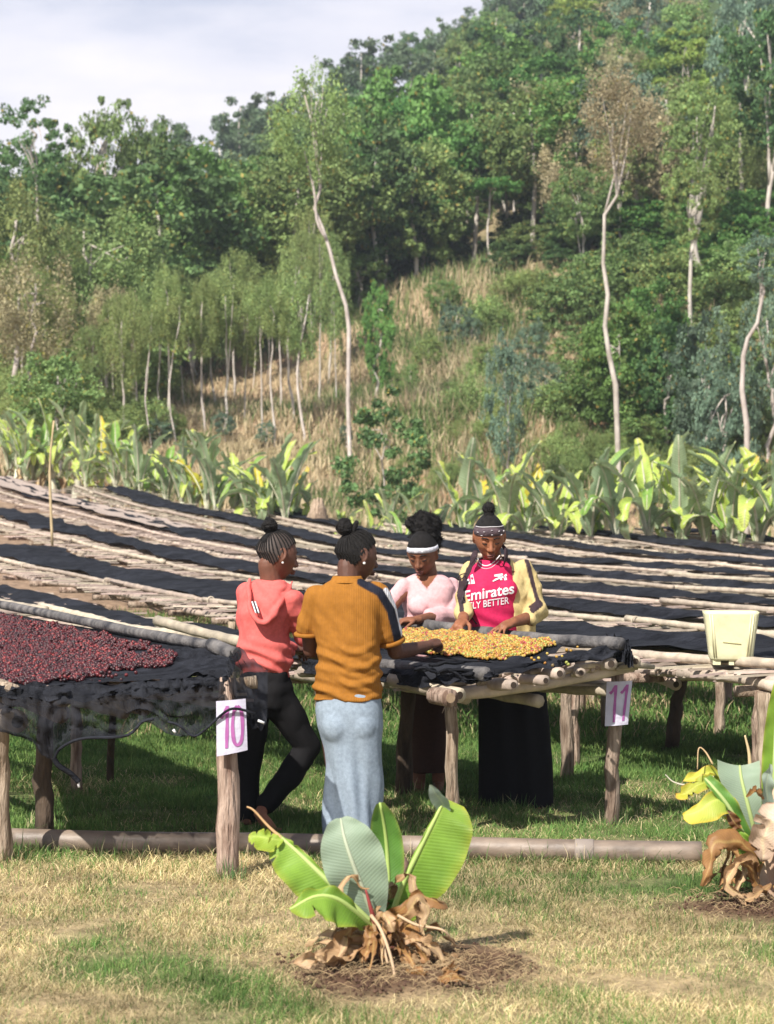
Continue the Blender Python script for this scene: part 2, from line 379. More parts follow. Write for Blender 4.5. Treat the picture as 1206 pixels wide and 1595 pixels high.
# dead straw stems scattered flat on the soil
def litter():
    rs = np.random.RandomState(21); mb = MB()
    for cx, cy, n, rad in ((PL[0]+.1, PL[1]-.15, 1000, .50), (PR[0]-.1, PR[1]-.2, 200, .36)):
        for i in range(n):
            x = cx+rs.normal()*rad*.5; y = cy+rs.normal()*rad*.45; a = rs.uniform(0, 6.28); l = rs.uniform(.012, .05)**1.0
            z = tz(x, y)+.038+rs.uniform(0, .03); dx, dy = math.cos(a)*l, math.sin(a)*l
            mb.tube([(x-dx, y-dy, z-.008), (x, y, z+rs.uniform(0, .008)), (x+dx, y+dy, z-.008)], [.0006, .0011, .0005], 3)
    tag(mb.build('straw_litter', flat('straw', (.46, .33, .18))), 'loose dry stems scattered over the bare soil round the young plants', 'straw', kind='stuff')
litter()
def clods():
    rs = np.random.RandomState(31); V = []; Fc = []; base = np.array([(1, 0, 0), (-1, 0, 0), (0, 1, 0), (0, -1, 0), (0, 0, 1), (0, 0, -1)], float); tri = np.array([(0, 2, 4), (2, 1, 4), (1, 3, 4), (3, 0, 4), (2, 0, 5), (1, 2, 5), (3, 1, 5), (0, 3, 5)])
    for cx, cy, n, rad in ((PL[0]+.08, PL[1]-.2, 1500, .5), (PR[0]-.05, PR[1]-.2, 500, .35)):
        for i in range(n):
            x = cx+rs.normal()*rad*.55; y = cy+rs.normal()*rad*.5
            if soil_at(np.array([x]), np.array([y]))[0] < .25: continue
            r = rs.uniform(.002, .009); b = len(V); V.extend((base*rs.uniform(.6, 1.2, (6, 3))*r*np.array((1, 1, 1.1))+np.array((x, y, tz(x, y)+.034))).tolist()); Fc.extend((tri+b).tolist())
    o = link('soil_clods', fast_mesh('soil_clods', V, np.array(Fc)), mat('clod', (.13, .075, .05), (.07, .038, .025), scale=12, rough=.95)); tag(o, 'dark crumbs of soil scattered round the young plants', 'soil', kind='stuff')
clods()
# ------------------------------------------------------------------ drying beds
BARK = mat('bark_post', (.47, .37, .28), (.17, .115, .078), scale=26, rough=.9, bump=3.5, bscale=48, stretch=(1, 1, .14), rnd=.5, pos=(.38, .62))
DARKBARK = mat('dark_bark', (.12, .085, .06), (.05, .035, .025), scale=14, rough=.9, bump=2, stretch=(1, 1, .25))
BAM = mat('bamboo', (.56, .47, .36), (.34, .285, .225), scale=9, rough=.6, bump=.6, bscale=25, rnd=.55)
STICK = mat('split_bamboo', (.54, .45, .355), (.31, .255, .20), scale=7, rough=.75, bump=.8, bscale=30, rnd=1.0)
NET = mat('shade_net', (.007, .0075, .010), (.026, .028, .036), scale=3.2, rough=.75, bump=2.5, bscale=16, stretch=(.35, 1.6, 2), spec=.12, detail=9)
U = Vector((-.47, .883, 0)).normalized(); V_ = Vector((.934, .357, 0)).normalized()
def sheer_net():                 # woven netting one can see through
    m = mat('sheer_net', (.008, .0085, .011), (.03, .032, .04), scale=5, rough=.8, bump=1.0, bscale=18, spec=.12)
    nt = m.node_tree; out = [n for n in nt.nodes if n.type == 'OUTPUT_MATERIAL'][0]; src = out.inputs[0].links[0].from_socket
    tr = nt.nodes.new('ShaderNodeBsdfTransparent'); ms = nt.nodes.new('ShaderNodeMixShader'); nz = nt.nodes.new('ShaderNodeTexNoise'); tcn = nt.nodes.new('ShaderNodeTexCoord')
    nz.inputs['Scale'].default_value = 3.5; nz.inputs['Detail'].default_value = 3; nt.links.new(tcn.outputs['Object'], nz.inputs['Vector'])
    mr = nt.nodes.new('ShaderNodeMapRange'); mr.inputs['From Min'].default_value = .3; mr.inputs['From Max'].default_value = .7; mr.inputs['To Min'].default_value = .68; mr.inputs['To Max'].default_value = .88
    nt.links.new(nz.outputs['Fac'], mr.inputs[0]); nt.links.new(mr.outputs[0], ms.inputs[0]); nt.links.new(tr.outputs[0], ms.inputs[1]); nt.links.new(src, ms.inputs[2]); nt.links.new(ms.outputs[0], out.inputs[0]); return m
SHEER = sheer_net()
def pole_mb(mb, pts, r, n=9, step=.32, node=.13, seed=0):    # bamboo culm with swollen nodes
    pts = [Vector(p) for p in pts]; L = sum((pts[i+1]-pts[i]).length for i in range(len(pts)-1))
    P = spline(pts, max(6, int(L/(step/3)))) if len(pts) > 2 else [pts[0].lerp(pts[1], i/max(6, int(L/(step/3)))) for i in range(max(6, int(L/(step/3)))+1)]
    d = 0; Rr = []
    for i, p in enumerate(P):
        if i: d += (P[i]-P[i-1]).length
        k = (d/step) % 1; Rr.append(r*(1+(node if min(k, 1-k) < .17 else 0))*(1-.12*d/max(L, 3))*(1+.04*math.sin(d*5+seed)))
    mb.tube(P, Rr, n)
def post(parent, base, top, r, m=BARK, name='leg', fork=False, seed=0):
    rs = random.Random(seed); mb = MB(); n = 9; base = Vector(base); top = Vector(top); P = []; Q = []
    for i in range(n):
        t = i/(n-1); P.append(base.lerp(top, t)+Vector((rs.gauss(0, .12), rs.gauss(0, .12), 0))*r*(1 if 0 < i < n-1 else 0)); Q.append(r*(1.12-.22*t)*(1+rs.uniform(-.06, .06)))
    P[0].z -= .12; mb.tube(P, Q, 11)
    me = mb.mesh(name); c = coords(me); k = sn(c, 16, seed % 5)*r*.10; nrm = vnormals(me)
    me.vertices.foreach_set('co', (c+nrm*k[:, None]).astype(np.float32).ravel()); me.update()
    o = link(name, me, m); at_world(o, parent); return o
# one shared set of split bamboo sticks
def stick_meshes():
    out = []
    for k in range(5):
        rs = random.Random(k); mb = MB(); L = 1.0; w = .5; pts = [(-.5, 0, 0), (-.2, rs.uniform(-.02, .02), .006), (.2, rs.uniform(-.02, .02), .004), (.5, 0, -.003)]
        V = []; 
        for (x, y, z) in pts:
            V += [(x, y-.5*.03, z), (x, y+.5*.03, z), (x, y+.35*.03, z+.012), (x, y-.35*.03, z+.012)]
        f = [(i*4+a, i*4+(a+1) % 4, i*4+4+(a+1) % 4, i*4+4+a) for i in range(3) for a in range(4)]+[(3, 2, 1, 0), (12, 13, 14, 15)]
        mb.add(V, [tuple(reversed(q)) for q in f]); me = mb.mesh('stick', False); me.materials.append(STICK); out.append(me)
    return out
STICKS = stick_meshes()
def tsurf(p, h): return Vector((p[0], p[1], tz(p[0], p[1])+h))
def make_bed(k, t0, t1, width, label, single=False, first_h=.76, cover=None, extra=0, legs=True, dt=.085):
    NL = Vector((-1.84, 9.2, 0)) if k == 0 else Vector((.34, 10.0, 0)) if k == 1 else Vector((2.18+1.87*(k-2), 10.95+.92*(k-2), 0))
    rs = random.Random(100+k); W = width
    root = empty('drying_bed', (NL+U*t0+Vector((0, 0, tz(*(NL+U*t0)[:2])))), label, 'drying bed', 'raised coffee drying beds')
    def pt(t, w, h): return tsurf(NL+U*t+V_*w, h)
    ts = np.arange(t0, t1+.01, .8)
    wob = lambda t, s: .018*math.sin(t*1.1+s+k)+.012*math.sin(t*2.7+s*2)
    # side rails
    for w, s in ((.05, 0), (W*.5, 3), (W-.05, 1)):
        mb = MB(); pole_mb(mb, [pt(t, w, .70+wob(t, s)) for t in ts], .032, 8); mb.build('rail', BAM, root)
    # cross poles
    for t in np.arange(t0+(.1 if k > 1 else 2.2), t1, 1.1 if k < 4 else 2.4):
        mb = MB(); mb.tube([pt(t+.05, -.12, .655), pt(t, W+.12, .66)], [.034, .03], 8); mb.build('cross_pole', BARK, root)
    if legs:
        for t in np.arange(t0+.15, min(t1, t0+9), 1.9 if k < 4 else 3.4):
            for w in (.02, W-.02):
                if k <= 1 and t < t0+1: continue
                a = pt(t, w, 0); post(root, a, pt(t+rs.uniform(-.05, .05), w, .66), rs.uniform(.035, .05), BARK, seed=int(t*10)+k)
    # sticks lie across, ends sticking out unevenly
    tt = t0; V = []; Fc = []; cnt = 0
    while tt < t1:
        tt += dt*rs.uniform(.6, 1.4); ln = W*rs.uniform(.7, 1.3)+.12; c = W*.5+rs.uniform(-.2, .16)-.03
        ang = math.atan2(V_.y, V_.x)+R(rs.gauss(0, 10)); p = pt(tt, c, .745+rs.uniform(-.006, .02))
        q = pt(tt, c+.3, .745)-pt(tt, c-.3, .745); pitch = math.atan2(q.z, .6)+rs.gauss(0, .02)
        M = Matrix.Translation(p)@Matrix.Rotation(ang, 4, 'Z')@Matrix.Rotation(-pitch, 4, 'Y')@Matrix.Diagonal((ln, rs.uniform(.7, 1.5), rs.uniform(.8, 1.3), 1))
        me = STICKS[rs.randrange(5)]
        if single and cnt < 290:
            o = link('slat', me, None, root); o.matrix_basis = Matrix.Translation(-root.location)@M; cnt += 1
        else:
            b = len(V); V += [tuple(M@v.co) for v in me.vertices]; Fc += [tuple(b+i for i in f.vertices) for f in me.polygons]
    if V:
        me = fast_mesh('slats', V, np.array(Fc)); o = link('slats', me, STICK); at_world(o, root); tag(o, kind='stuff')
    return root, pt, W
def net_sheet(root, pt, t0, t1, w0, w1, h, name='net', m=NET, dt=.16, nw=14, sag=.02, seed=0, wav=.06, amp=.016, over=None):
    T = np.arange(t0, t1+dt*.5, dt); V = []; n = len(T)
    for t in T:
        e0 = w0+wav*math.sin(t*.9+seed)+wav*.7*math.sin(t*2.3+seed*2)+wav*.5*math.sin(t*5.3+seed); e1 = w1+wav*math.sin(t*.8+seed*3)+wav*.6*math.sin(t*2.9+seed)+wav*.5*math.sin(t*6.1+seed*2)
        for j in range(nw+1):
            s = j/nw; w = e0+(e1-e0)*s; p = pt(t, w, h); p.z += -sag*math.sin(math.pi*s)
            V.append(p)
    V = np.array([tuple(v) for v in V]); ST = np.array([(t, w0+(w1-w0)*j/nw, 0) for t in T for j in range(nw+1)])
    V[:, 2] += sn(ST, 9, seed % 6, (.22, 1.3, 1))*amp+np.abs(sn(ST, 22, (seed+2) % 6, (.18, 1.2, 1)))*amp*.7
    i = np.arange(n-1)[:, None]*(nw+1)+np.arange(nw)[None]; Fc = np.stack([i, i+nw+1, i+nw+2, i+1], -1).reshape(-1, 4)
    me = fast_mesh(name, V, Fc, None, True); o = link(name, me, m); at_world(o, root); return o
def edge_pole(root, pt, spans, w, h, r=.034, name='edge_pole', m=BAM, seed=0):
    for i, (a, b) in enumerate(spans):
        n = max(3, int((b-a)/1.2)+1); mb = MB()
        pole_mb(mb, [pt(a+(b-a)*j/(n-1), w+.05*math.sin(j*1.3+seed*2.1+i)+.02*math.sin(j*3.1+seed), h+.016*math.sin(j*2.1+i+seed)) for j in range(n)], r*(1 if i % 2 == 0 else .8), 9, seed=seed+i)
        mb.build(name, m, root)
def tie(root, p, r=.045):
    mb = MB(); ring = [Vector(p)+V_.cross(Vector((0, 0, 1)))*0+Vector((math.cos(a)*r*.9, math.cos(a)*r*.3, math.sin(a)*r)) for a in np.linspace(0, 6.283, 12)]
    mb.tube(ring, .007, 5); mb.tube([Vector(p)+Vector((0, 0, -r)), Vector(p)+Vector((.02, -.01, -r-.07)), Vector(p)+Vector((.01, -.02, -r-.13))], .005, 5)
    mb.build('tie', flat('twine', (.55, .47, .36)), root)
labels = {2: 'split bamboo drying bed under black net carrying the pale yellow jerrycan tub',
          3: 'next drying bed beyond the jerrycan bed, black net beside a tied bamboo pole',
          4: 'long drying bed whose far left end has a pale beige parchment layer',
          5: 'drying bed just beyond the beige covered one, dark strip curving to the bananas',
          6: 'fifth drying bed counted back from the jerrycan bed, thin black strip',
          7: 'sixth drying bed back from the jerrycan bed, thin black strip with pale pole',
          8: 'second farthest drying bed before the banana row on the right',
          9: 'farthest drying bed, directly in front of the right hand banana row'}
spanL = {2: (0.0, 17.5), 3: (1.2, 25), 4: (3.5, 32), 5: (6, 31), 6: (8.5, 27), 7: (11, 25), 8: (13.5, 23.5), 9: (16, 22.5)}
for k in range(2, 10):
    a, b = spanL[k]
    root, pt, W = make_bed(k, a, b, 1.5, labels[k], single=(k in (2, 3)), legs=True, dt={2: .07, 3: .085}.get(k, .1))
    net_sheet(root, pt, a+(.0 if k > 2 else .1), b, .50 if k != 2 else .24, 1.22 if k != 2 else 1.38, .81, seed=k, sag=-.03, wav=.08, amp=.022)
    sp_ = []; t = a-.05; rs = random.Random(k)
    while t < b: l = rs.uniform(3.2, 4.6); sp_.append((t, min(t+l, b))); t += l-.35
    edge_pole(root, pt, sp_, .13, .80, .030, seed=k)
    if k < 5:
        for i, (s0, s1) in enumerate(sp_[:6]): tie(root, pt(s1-.17, .13, .80), .038)
    if k == 4:
        PAR = mat('parchment', (.52, .42, .36), (.40, .32, .27), scale=30, rough=.9, bump=1.5, bscale=120)
        net_sheet(root, pt, 21.5, b, .40, 1.05, .865, 'parchment_layer', PAR, seed=9, amp=.008)
BED2 = make_bed
# ---- bed with the sign 11
def front_bed(k, length, W, label, dt=.075):
    root, pt, W = make_bed(k, -.05, length, W, label, single=True, legs=False, dt=dt)
    return root, pt
b11, p11 = front_bed(1, 11.0, .93, 'drying bed marked 11 heaped with yellow and red coffee cherries')
net_sheet(b11, p11, -.02, 3.4, .0, .96, .80, seed=3, dt=.035, nw=44, sag=.0, wav=.012, amp=.016)
net_sheet(b11, p11, 3.3, 11, .22, .92, .80, seed=4, nw=14, wav=.05)
RIMNET = mat('net_wrapped_pole', (.035, .035, .04), (.20, .185, .175), scale=7, rough=.7, bump=1.5, bscale=30)
for (a, b) in ((A(575, 969, 11.9), A(968, 1003, 9.98)),):
    mb = MB(); pole_mb(mb, [a, a.lerp(b, .3)+Vector((0, 0, .008)), a.lerp(b, .65)+Vector((0, 0, -.012)), b], .036, 12, seed=2); mb.build('rim_pole', RIMNET, b11)
pole_fallen = 1
edge_pole(b11, p11, [(3.6, 7.4), (7.1, 11)], .14, .835, .036, seed=8)
# near side roll of net, rails and the front end
HOLLOW_SHADE = flat('bamboo_end_shade', (.05, .035, .025)); CUT = mat('cut_wood', (.42, .31, .2), (.28, .19, .12), scale=30)
def pole_between(root, pts, r, m=BAM, name='end_pole', n=10, node=.13):
    mb = MB(); pole_mb(mb, pts, r, n, node=node); o = mb.build(name, m, root)
    if m is BAM or m is BARK:
        for a, b in ((pts[0], pts[1]), (pts[-1], pts[-2])):
            d = (Vector(a)-Vector(b)).normalized(); mb = MB(); k = r*(.9 if a is pts[-1] else 1); mb.tube([Vector(a)-d*.004, Vector(a)+d*.0015], k*.62, 12); h_ = mb.build('end_shade_disc' if m is BAM else 'cut_end', HOLLOW_SHADE if m is BAM else CUT, root, False)  # on bamboo, a dark disc stands for the shade inside the culm
    return o
pole_between(b11, [A(470, 1016, 11.2), A(600, 1036, 10.3), A(757, 1050, 9.62)], .036, RIMNET, 'rim_pole')
pole_between(b11, [A(612, 1058, 10.15), A(716, 1083, 9.62)], .036, BAM, 'rail')
pole_between(b11, [A(676, 1085, 9.75), A(860, 1062, 10.0), A(985, 1037, 10.2)], .034, BAM, 'end_pole')
pole_between(b11, [A(470, 1046, 11.2), A(560, 1050, 10.7), A(640, 1062, 10.2)], .03, BAM, 'rail')
pole_between(b11, [A(676, 1083, 9.72), A(702, 1087, 9.55)], .045, BARK, 'cross_pole', node=0)
for (x0, y0, Y0, x1, y1, Y1, r) in ((800, 1046, 10.4, 872, 1049, 9.75, .03), (745, 1052, 10.3, 850, 1060, 9.7, .026), (905, 1030, 10.5, 952, 1034, 9.95, .034), (870, 1036, 10.6, 905, 1048, 9.9, .028), (700, 1062, 10.3, 800, 1067, 9.62, .03), (955, 1026, 10.5, 990, 1030, 10.05, .03)):
    pole_between(b11, [A(x0, y0, Y0), A(x1, y1, Y1)], r, BAM, 'slat_end', 9)
rs = random.Random(5)
for i in range(26):
    t = rs.random(); x = 690+t*290; y = 1066-t*30+rs.uniform(-7, 5); l = rs.uniform(20, 60)
    a = A(x, y, 9.75+t*.35); b = A(x+l, y-rs.uniform(-2, 10), 9.8+t*.35+.05); mb = MB(); mb.tube([a, a.lerp(b, .5)+Vector((0, -.01, .012)), b], [(.006, .012), (.009, .018), (.004, .012)], 6); mb.build('slat', STICK, b11)
# crumpled net folds hanging over the near edge of the bed
def drape(root, top, bottom, n=40, m=14, name='net_fold', matn=NET, amp=.02, seed=0, bulge=.03):
    tp = spline(top, n); bt = spline(bottom, n); V = []
    for i in range(n):
        for j in range(m+1):
            s = j/m; p = tp[i].lerp(bt[i], s); p = p+Vector((0, -1, 0))*bulge*math.sin(math.pi*min(1, s*1.2)); V.append(tuple(p))
    V = np.array(V); ST = np.array([(i*.06, j*.05, 0) for i in range(n) for j in range(m+1)])
    V[:, 1] += sn(ST, 11, seed, (1.5, .4, 1))*amp; V[:, 2] += sn(ST, 8, seed+1, (.6, 1, 1))*amp*.5
    i = np.arange(n-1)[:, None]*(m+1)+np.arange(m)[None]; Fc = np.stack([i, i+m+1, i+m+2, i+1], -1).reshape(-1, 4)
    o = link(name, fast_mesh(name, V, Fc, None, True), matn); at_world(o, root); return o
drape(b11, [A(470, 1012, 11.2), A(600, 1034, 10.25), A(680, 1042, 9.85), A(770, 1043, 9.68)], [A(470, 1044, 11.15), A(600, 1064, 10.15), A(680, 1065, 9.75), A(765, 1058, 9.6)], name='net_fold', amp=.03, seed=1)
drape(b11, [A(640, 1038, 9.95), A(760, 1030, 9.75), A(880, 1017, 9.95), A(980, 1000, 10.1)], [A(690, 1062, 9.68), A(770, 1052, 9.62), A(880, 1036, 9.85), A(985, 1022, 10.02)], name='net_fold', amp=.028, seed=2)
drape(b11, [A(945, 992, 10.1), A(965, 993, 10.05), A(980, 1005, 10.0)], [A(935, 1030, 10.1), A(965, 1032, 10.0), A(987, 1040, 9.95)], name='net_fold', amp=.03, seed=3)
mb = MB()
for i in range(9):                # rope like strands of gathered net
    t = i/8; a = A(655+rs.uniform(-10, 60), 1040+rs.uniform(-6, 12), 9.7); b = a+Vector((rs.uniform(.05, .35), rs.uniform(-.03, .02), rs.uniform(-.04, .02)))
    mb.tube(spline([a, a.lerp(b, .35)+Vector((0, -.03, rs.uniform(-.02, .03))), a.lerp(b, .7)+Vector((0, -.03, rs.uniform(-.02, .02))), b], 10), .008, 6)
mb.build('net_strand', NET, b11)
post(b11, A(705, 1300, 10.0), A(703, 1088, 10.0), .034, BARK, seed=31).name = 'leg'
post(b11, A(950, 1285, 10.32), A(962, 1046, 10.25), .037, BARK, seed=32)
post(b11, A(628, 1240, 11.45), A(637, 1068, 11.3), .045, DARKBARK, seed=33)
post(b11, A(882, 1192, 12.2), A(882, 1052, 12.2), .038, BARK, seed=34)
post(b11, A(919, 1103, 17.0), A(915, 1040, 17.0), .05, BARK, seed=35)
post(b11, A(575, 1190, 12.9), A(575, 1050, 12.9), .04, BARK, seed=36)
mb = MB()
for i in range(8): a = A(699+rs.uniform(-8, 8), 1088, 9.93); mb.tube([a, a+Vector((rs.uniform(-.05, .03), -.03, -rs.uniform(.03, .08)))], [.006, .002], 5)
mb.build('frayed_fibre', STICK, b11)
# dark post and fallen culm under the jerrycan bed
b12 = [o for o in col.objects if o.get('label') == labels[2]][0]
post(b12, A(1046, 1142, 13.9), A(1062, 1058, 13.8), .045, DARKBARK, seed=37)
post(b12, A(1196, 1262, 11.0), A(1190, 1078, 11.0), .047, BARK, seed=38)
post(b12, A(1212, 1262, 11.1), A(1207, 1078, 11.1), .04, BARK, seed=39)
pole_between(b12, [A(990, 1040, 12.6), A(1053, 1066, 12.0)], .036, BAM, 'cross_pole')
pole_between(b12, [A(1060, 1049, 11.7), A(1140, 1054, 11.3), A(1215, 1072, 10.9)], .035, BAM, 'rail')
for i in range(30):
    x = 990+rs.random()*215; y = 1034+(x-990)*.12+rs.uniform(-3, 14); a = A(x, y, 12.0-(x-990)*.005); b = A(x+rs.uniform(25, 70), y-rs.uniform(4, 16), 12.15-(x-990)*.005)
    mb = MB(); mb.tube([a, a.lerp(b, .5)+Vector((0, 0, .008)), b], [(.012, .006), (.014, .007), (.010, .005)], 6); mb.build('slat', STICK, b12)
# ---- bed with the sign 10
b10, p10 = front_bed(0, 9.0, 1.15, 'drying bed marked 10 covered in dark red coffee cherries')
def bed10_surface():
    # net cradled between a raised rim pole and the low near end
    c00 = A(-60, 1076, 8.9); c10 = A(362, 1052, 8.85); c11 = A(372, 1012, 9.42); c01 = A(-60, 940, 15.4)
    n, m = 130, 60; V = []; ST = []
    for i in range(n):
        s = i/(n-1)
        for j in range(m):
            t = j/(m-1); p = c00.lerp(c10, s).lerp(c01.lerp(c11, s), t); sag = .05*math.sin(math.pi*min(1, t*1.05))*math.sin(math.pi*min(1, .15+s*.85))
            V.append((p.x, p.y, p.z-sag-.02*t)); ST.append((s*3, t*2, 0))
    V = np.array(V); ST = np.array(ST); edge = np.clip((ST[:, 0]-2.1)/.6, .25, 1)
    V[:, 2] += sn(ST, 9, 2, (.7, 1.2, 1))*.012*edge+np.abs(sn(ST, 20, 3, (.4, 1.2, 1)))*.012*edge
    i = np.arange(n-1)[:, None]*m+np.arange(m-1)[None]; Fc = np.stack([i, i+m, i+m+1, i+1], -1).reshape(-1, 4)
    me = fast_mesh('net', V, Fc, None, True); o = link('net', me, NET); at_world(o, b10); return V.reshape(n, m, 3)
S10 = bed10_surface()
pole_between(b10, [A(-40, 934, 15.2), A(60, 953, 13.0), A(210, 984, 10.9), A(345, 1008, 9.6)], .032, RIMNET, 'rim_pole', 12, .04)
pole_between(b11, [A(246, 967, 13.3), A(310, 984, 12.7), A(380, 1001, 12.1)], .035, BAM, 'edge_pole', 10)
pole_between(b10, [A(330, 1004, 9.6), A(366, 1020, 9.35)], .036, RIMNET, 'rim_pole', 12, 0)
pole_between(b10, [A(-20, 1094, 9.0), A(180, 1082, 8.95), A(400, 1062, 8.9)], .028, BARK, 'end_pole')
for (x0, y0, Y0, x1, y1, Y1, r) in ((-20, 1060, 9.9, 96, 1112, 8.95, .05), (95, 1070, 9.9, 226, 1101, 8.95, .045), (220, 1062, 9.9, 262, 1080, 8.95, .035), (20, 1076, 9.4, 100, 1092, 8.92, .03), (-30, 1062, 9.2, 20, 1082, 8.9, .05)):
    pole_between(b10, [A(x0, y0, Y0), A(x1, y1, Y1)], r, BARK if r > .04 else BAM, 'cross_pole', 12, 0)
pole_between(b10, [A(-25, 1108, 9.3), A(28, 1124, 8.85)], .052, BAM, 'cross_pole', 12, 0)
for i in range(34):
    x = -10+rs.random()*360; a = A(x, 1066-x*.02+rs.uniform(-2, 10), 9.1); b = A(x+rs.uniform(25, 80), 1070-x*.02+rs.uniform(-2, 14), 8.9)
    mb = MB(); mb.tube([a, b], [(.01, .006), (.008, .005)], 6); mb.build('slat', STICK, b10)
post(b10, A(5, 1342, 9.2), A(2, 1122, 9.15), .042, BARK, seed=41)
post(b10, A(354, 1368, 8.8), A(356, 1056, 8.85), .049, BARK, seed=42)
post(b10, A(121, 1213, 11.6), A(119, 1085, 11.6), .032, BARK, seed=43)
post(b10, A(70, 1290, 9.9), A(70, 1090, 9.9), .045, DARKBARK, seed=44)
post(b10, A(172, 1190, 12.0), A(177, 1095, 11.6), .022, DARKBARK, seed=45)
# see-through net curtain hanging at the near end
tp = [A(-20, 1074, 8.86), A(60, 1072, 8.86), A(160, 1066, 8.86), A(260, 1062, 8.86), A(352, 1050, 8.86)]
bt = [A(-20, 1128, 8.8), A(40, 1150, 8.78), A(78, 1182, 8.78), A(120, 1152, 8.8), A(185, 1146, 8.8), A(225, 1124, 8.82), A(285, 1146, 8.8), A(330, 1128, 8.78), A(352, 1112, 8.76)]
drape(b10, tp, bt, 90, 26, 'net_curtain', SHEER, .02, 4, .03)
drape(b10, [A(372, 1008, 9.35), A(358, 1020, 8.86), A(352, 1050, 8.82)], [A(418, 1045, 9.1), A(412, 1132, 8.84), A(372, 1120, 8.74)], 40, 22, 'net_curtain', SHEER, .02, 2, .02)
drape(b10, [A(-20, 1068, 8.9), A(110, 1066, 8.9), A(250, 1058, 8.9), A(360, 1044, 8.88)], [A(-20, 1088, 8.83), A(110, 1090, 8.83), A(250, 1078, 8.83), A(360, 1066, 8.82)], 60, 8, 'net_fold', NET, .03, 3, .03)
mb = MB()
for pts, r in (([A(262, 1124, 8.75), A(280, 1130, 8.74), A(300, 1146, 8.75), A(318, 1138, 8.74), A(352, 1108, 8.7), A(372, 1104, 8.7), A(398, 1112, 8.7)], .006), ([A(84, 1180, 8.76), A(92, 1192, 8.76), A(110, 1204, 8.76), A(124, 1218, 8.76)], .013),
               ([A(240, 1120, 8.76), A(222, 1124, 8.75), A(196, 1146, 8.75), A(130, 1150, 8.75), A(95, 1165, 8.75), A(84, 1185, 8.76)], .007)):
    mb.tube(spline(pts, 22), r, 6)
mb.build('net_strand', NET, b10)
for a, b in ((A(270, 1136, 8.74), A(274, 1141, 8.74)), (A(122, 1216, 8.76), A(124, 1226, 8.76)), (A(402, 1122, 8.78), A(412, 1126, 8.78))):
    mb = MB(); mb.tube([a, b], .006, 6); mb.build('cord_end', flat('white_cord', (.8, .8, .82)), b10)

# ------------------------------------------------------------------ coffee cherries (uncountable heaps)
def cherry_mesh(name, cols, r):
    mb = MB(); mb.ell((0, 0, 0), (r, r, r*1.12), nu=8, nv=6); me = mb.mesh(name)
    m = bpy.data.materials.new(name); m.use_nodes = True; nt = m.node_tree; b = nt.nodes['Principled BSDF']; b.inputs['Roughness'].default_value = .35
    oi = nt.nodes.new('ShaderNodeObjectInfo'); cr = nt.nodes.new('ShaderNodeValToRGB'); cr.color_ramp.interpolation = 'CONSTANT'
    e = cr.color_ramp.elements
    while len(e) < len(cols): e.new(.5)
    for i, c in enumerate(cols): e[i].position = c[0]; e[i].color = (*c[1], 1)
    nt.links.new(oi.outputs['Random'], cr.inputs[0]); nt.links.new(cr.outputs[0], b.inputs['Base Color']); me.materials.append(m); return me
def heap(name, pts, cherry, root_label, cat):
    me = bpy.data.meshes.new(name); me.from_pydata([tuple(p) for p in pts], [], []); o = link(name, me)
    src = bpy.data.objects.new(name+'_cherry', cherry)
    ng = bpy.data.node_groups.new(name+'_nodes', 'GeometryNodeTree'); ng.interface.new_socket('Geometry', in_out='INPUT', socket_type='NodeSocketGeometry'); ng.interface.new_socket('Geometry', in_out='OUTPUT', socket_type='NodeSocketGeometry')
    N = ng.nodes; gi = N.new('NodeGroupInput'); go = N.new('NodeGroupOutput'); m2p = N.new('GeometryNodeMeshToPoints'); ip = N.new('GeometryNodeInstanceOnPoints'); oi = N.new('GeometryNodeObjectInfo')
    oi.inputs['Object'].default_value = src
    rv = N.new('FunctionNodeRandomValue'); rv.data_type = 'FLOAT_VECTOR'; rv.inputs[1].default_value = (6.28, 6.28, 6.28)
    rs_ = N.new('FunctionNodeRandomValue'); rs_.data_type = 'FLOAT'; rs_.inputs[2].default_value = .82; rs_.inputs[3].default_value = 1.18
    L = ng.links.new
    L(gi.outputs[0], m2p.inputs[0]); L(m2p.outputs[0], ip.inputs['Points']); L(oi.outputs['Geometry'], ip.inputs['Instance']); L(rv.outputs[0], ip.inputs['Rotation']); L(rs_.outputs[1], ip.inputs['Scale']); L(ip.outputs[0], go.inputs[0])
    md = o.modifiers.new('scatter', 'NODES'); md.node_group = ng; return tag(o, root_label, cat, kind='stuff')
def inpoly(x, y, poly):
    c = False; j = len(poly)-1
    for i in range(len(poly)):
        if (poly[i][1] > y) != (poly[j][1] > y) and x < (poly[j][0]-poly[i][0])*(y-poly[i][1])/(poly[j][1]-poly[i][1])+poly[i][0]: c = not c
        j = i
    return c
def topx(p): return (603+p[0]*F/p[1], 820+(1.6-p[2])*F/p[1])
def surf_heap(Sg, poly, n, r, holes=()):
    # scatter on a surface grid, kept where it falls inside the spread's outline
    rs = np.random.RandomState(4); out = []; N_, M_ = Sg.shape[:2]
    # area weights so density is even
    a = np.linalg.norm(np.cross(Sg[1:, :-1]-Sg[:-1, :-1], Sg[:-1, 1:]-Sg[:-1, :-1]), axis=-1); pr = (a/a.sum()).ravel()
    idx = rs.choice(len(pr), n, p=pr)
    for q in idx:
        i, j = divmod(q, M_-1); u, v = rs.uniform(), rs.uniform(); p = Sg[i, j]*(1-u)*(1-v)+Sg[i+1, j]*u*(1-v)+Sg[i, j+1]*(1-u)*v+Sg[i+1, j+1]*u*v
        x, y = topx(p); k = 3.5*math.sin(x*.09)+2.5*math.sin(x*.23+1)
        if not inpoly(x, y+k*.6, poly): continue
        if any(((x-h[0])/h[2])**2+((y-h[1])/h[3])**2 < 1 for h in holes): continue
        out.append((p[0], p[1], p[2]+r+rs.uniform(0, 1)**2*r*1.7))
    return out
RED = (.30, .018, .022)
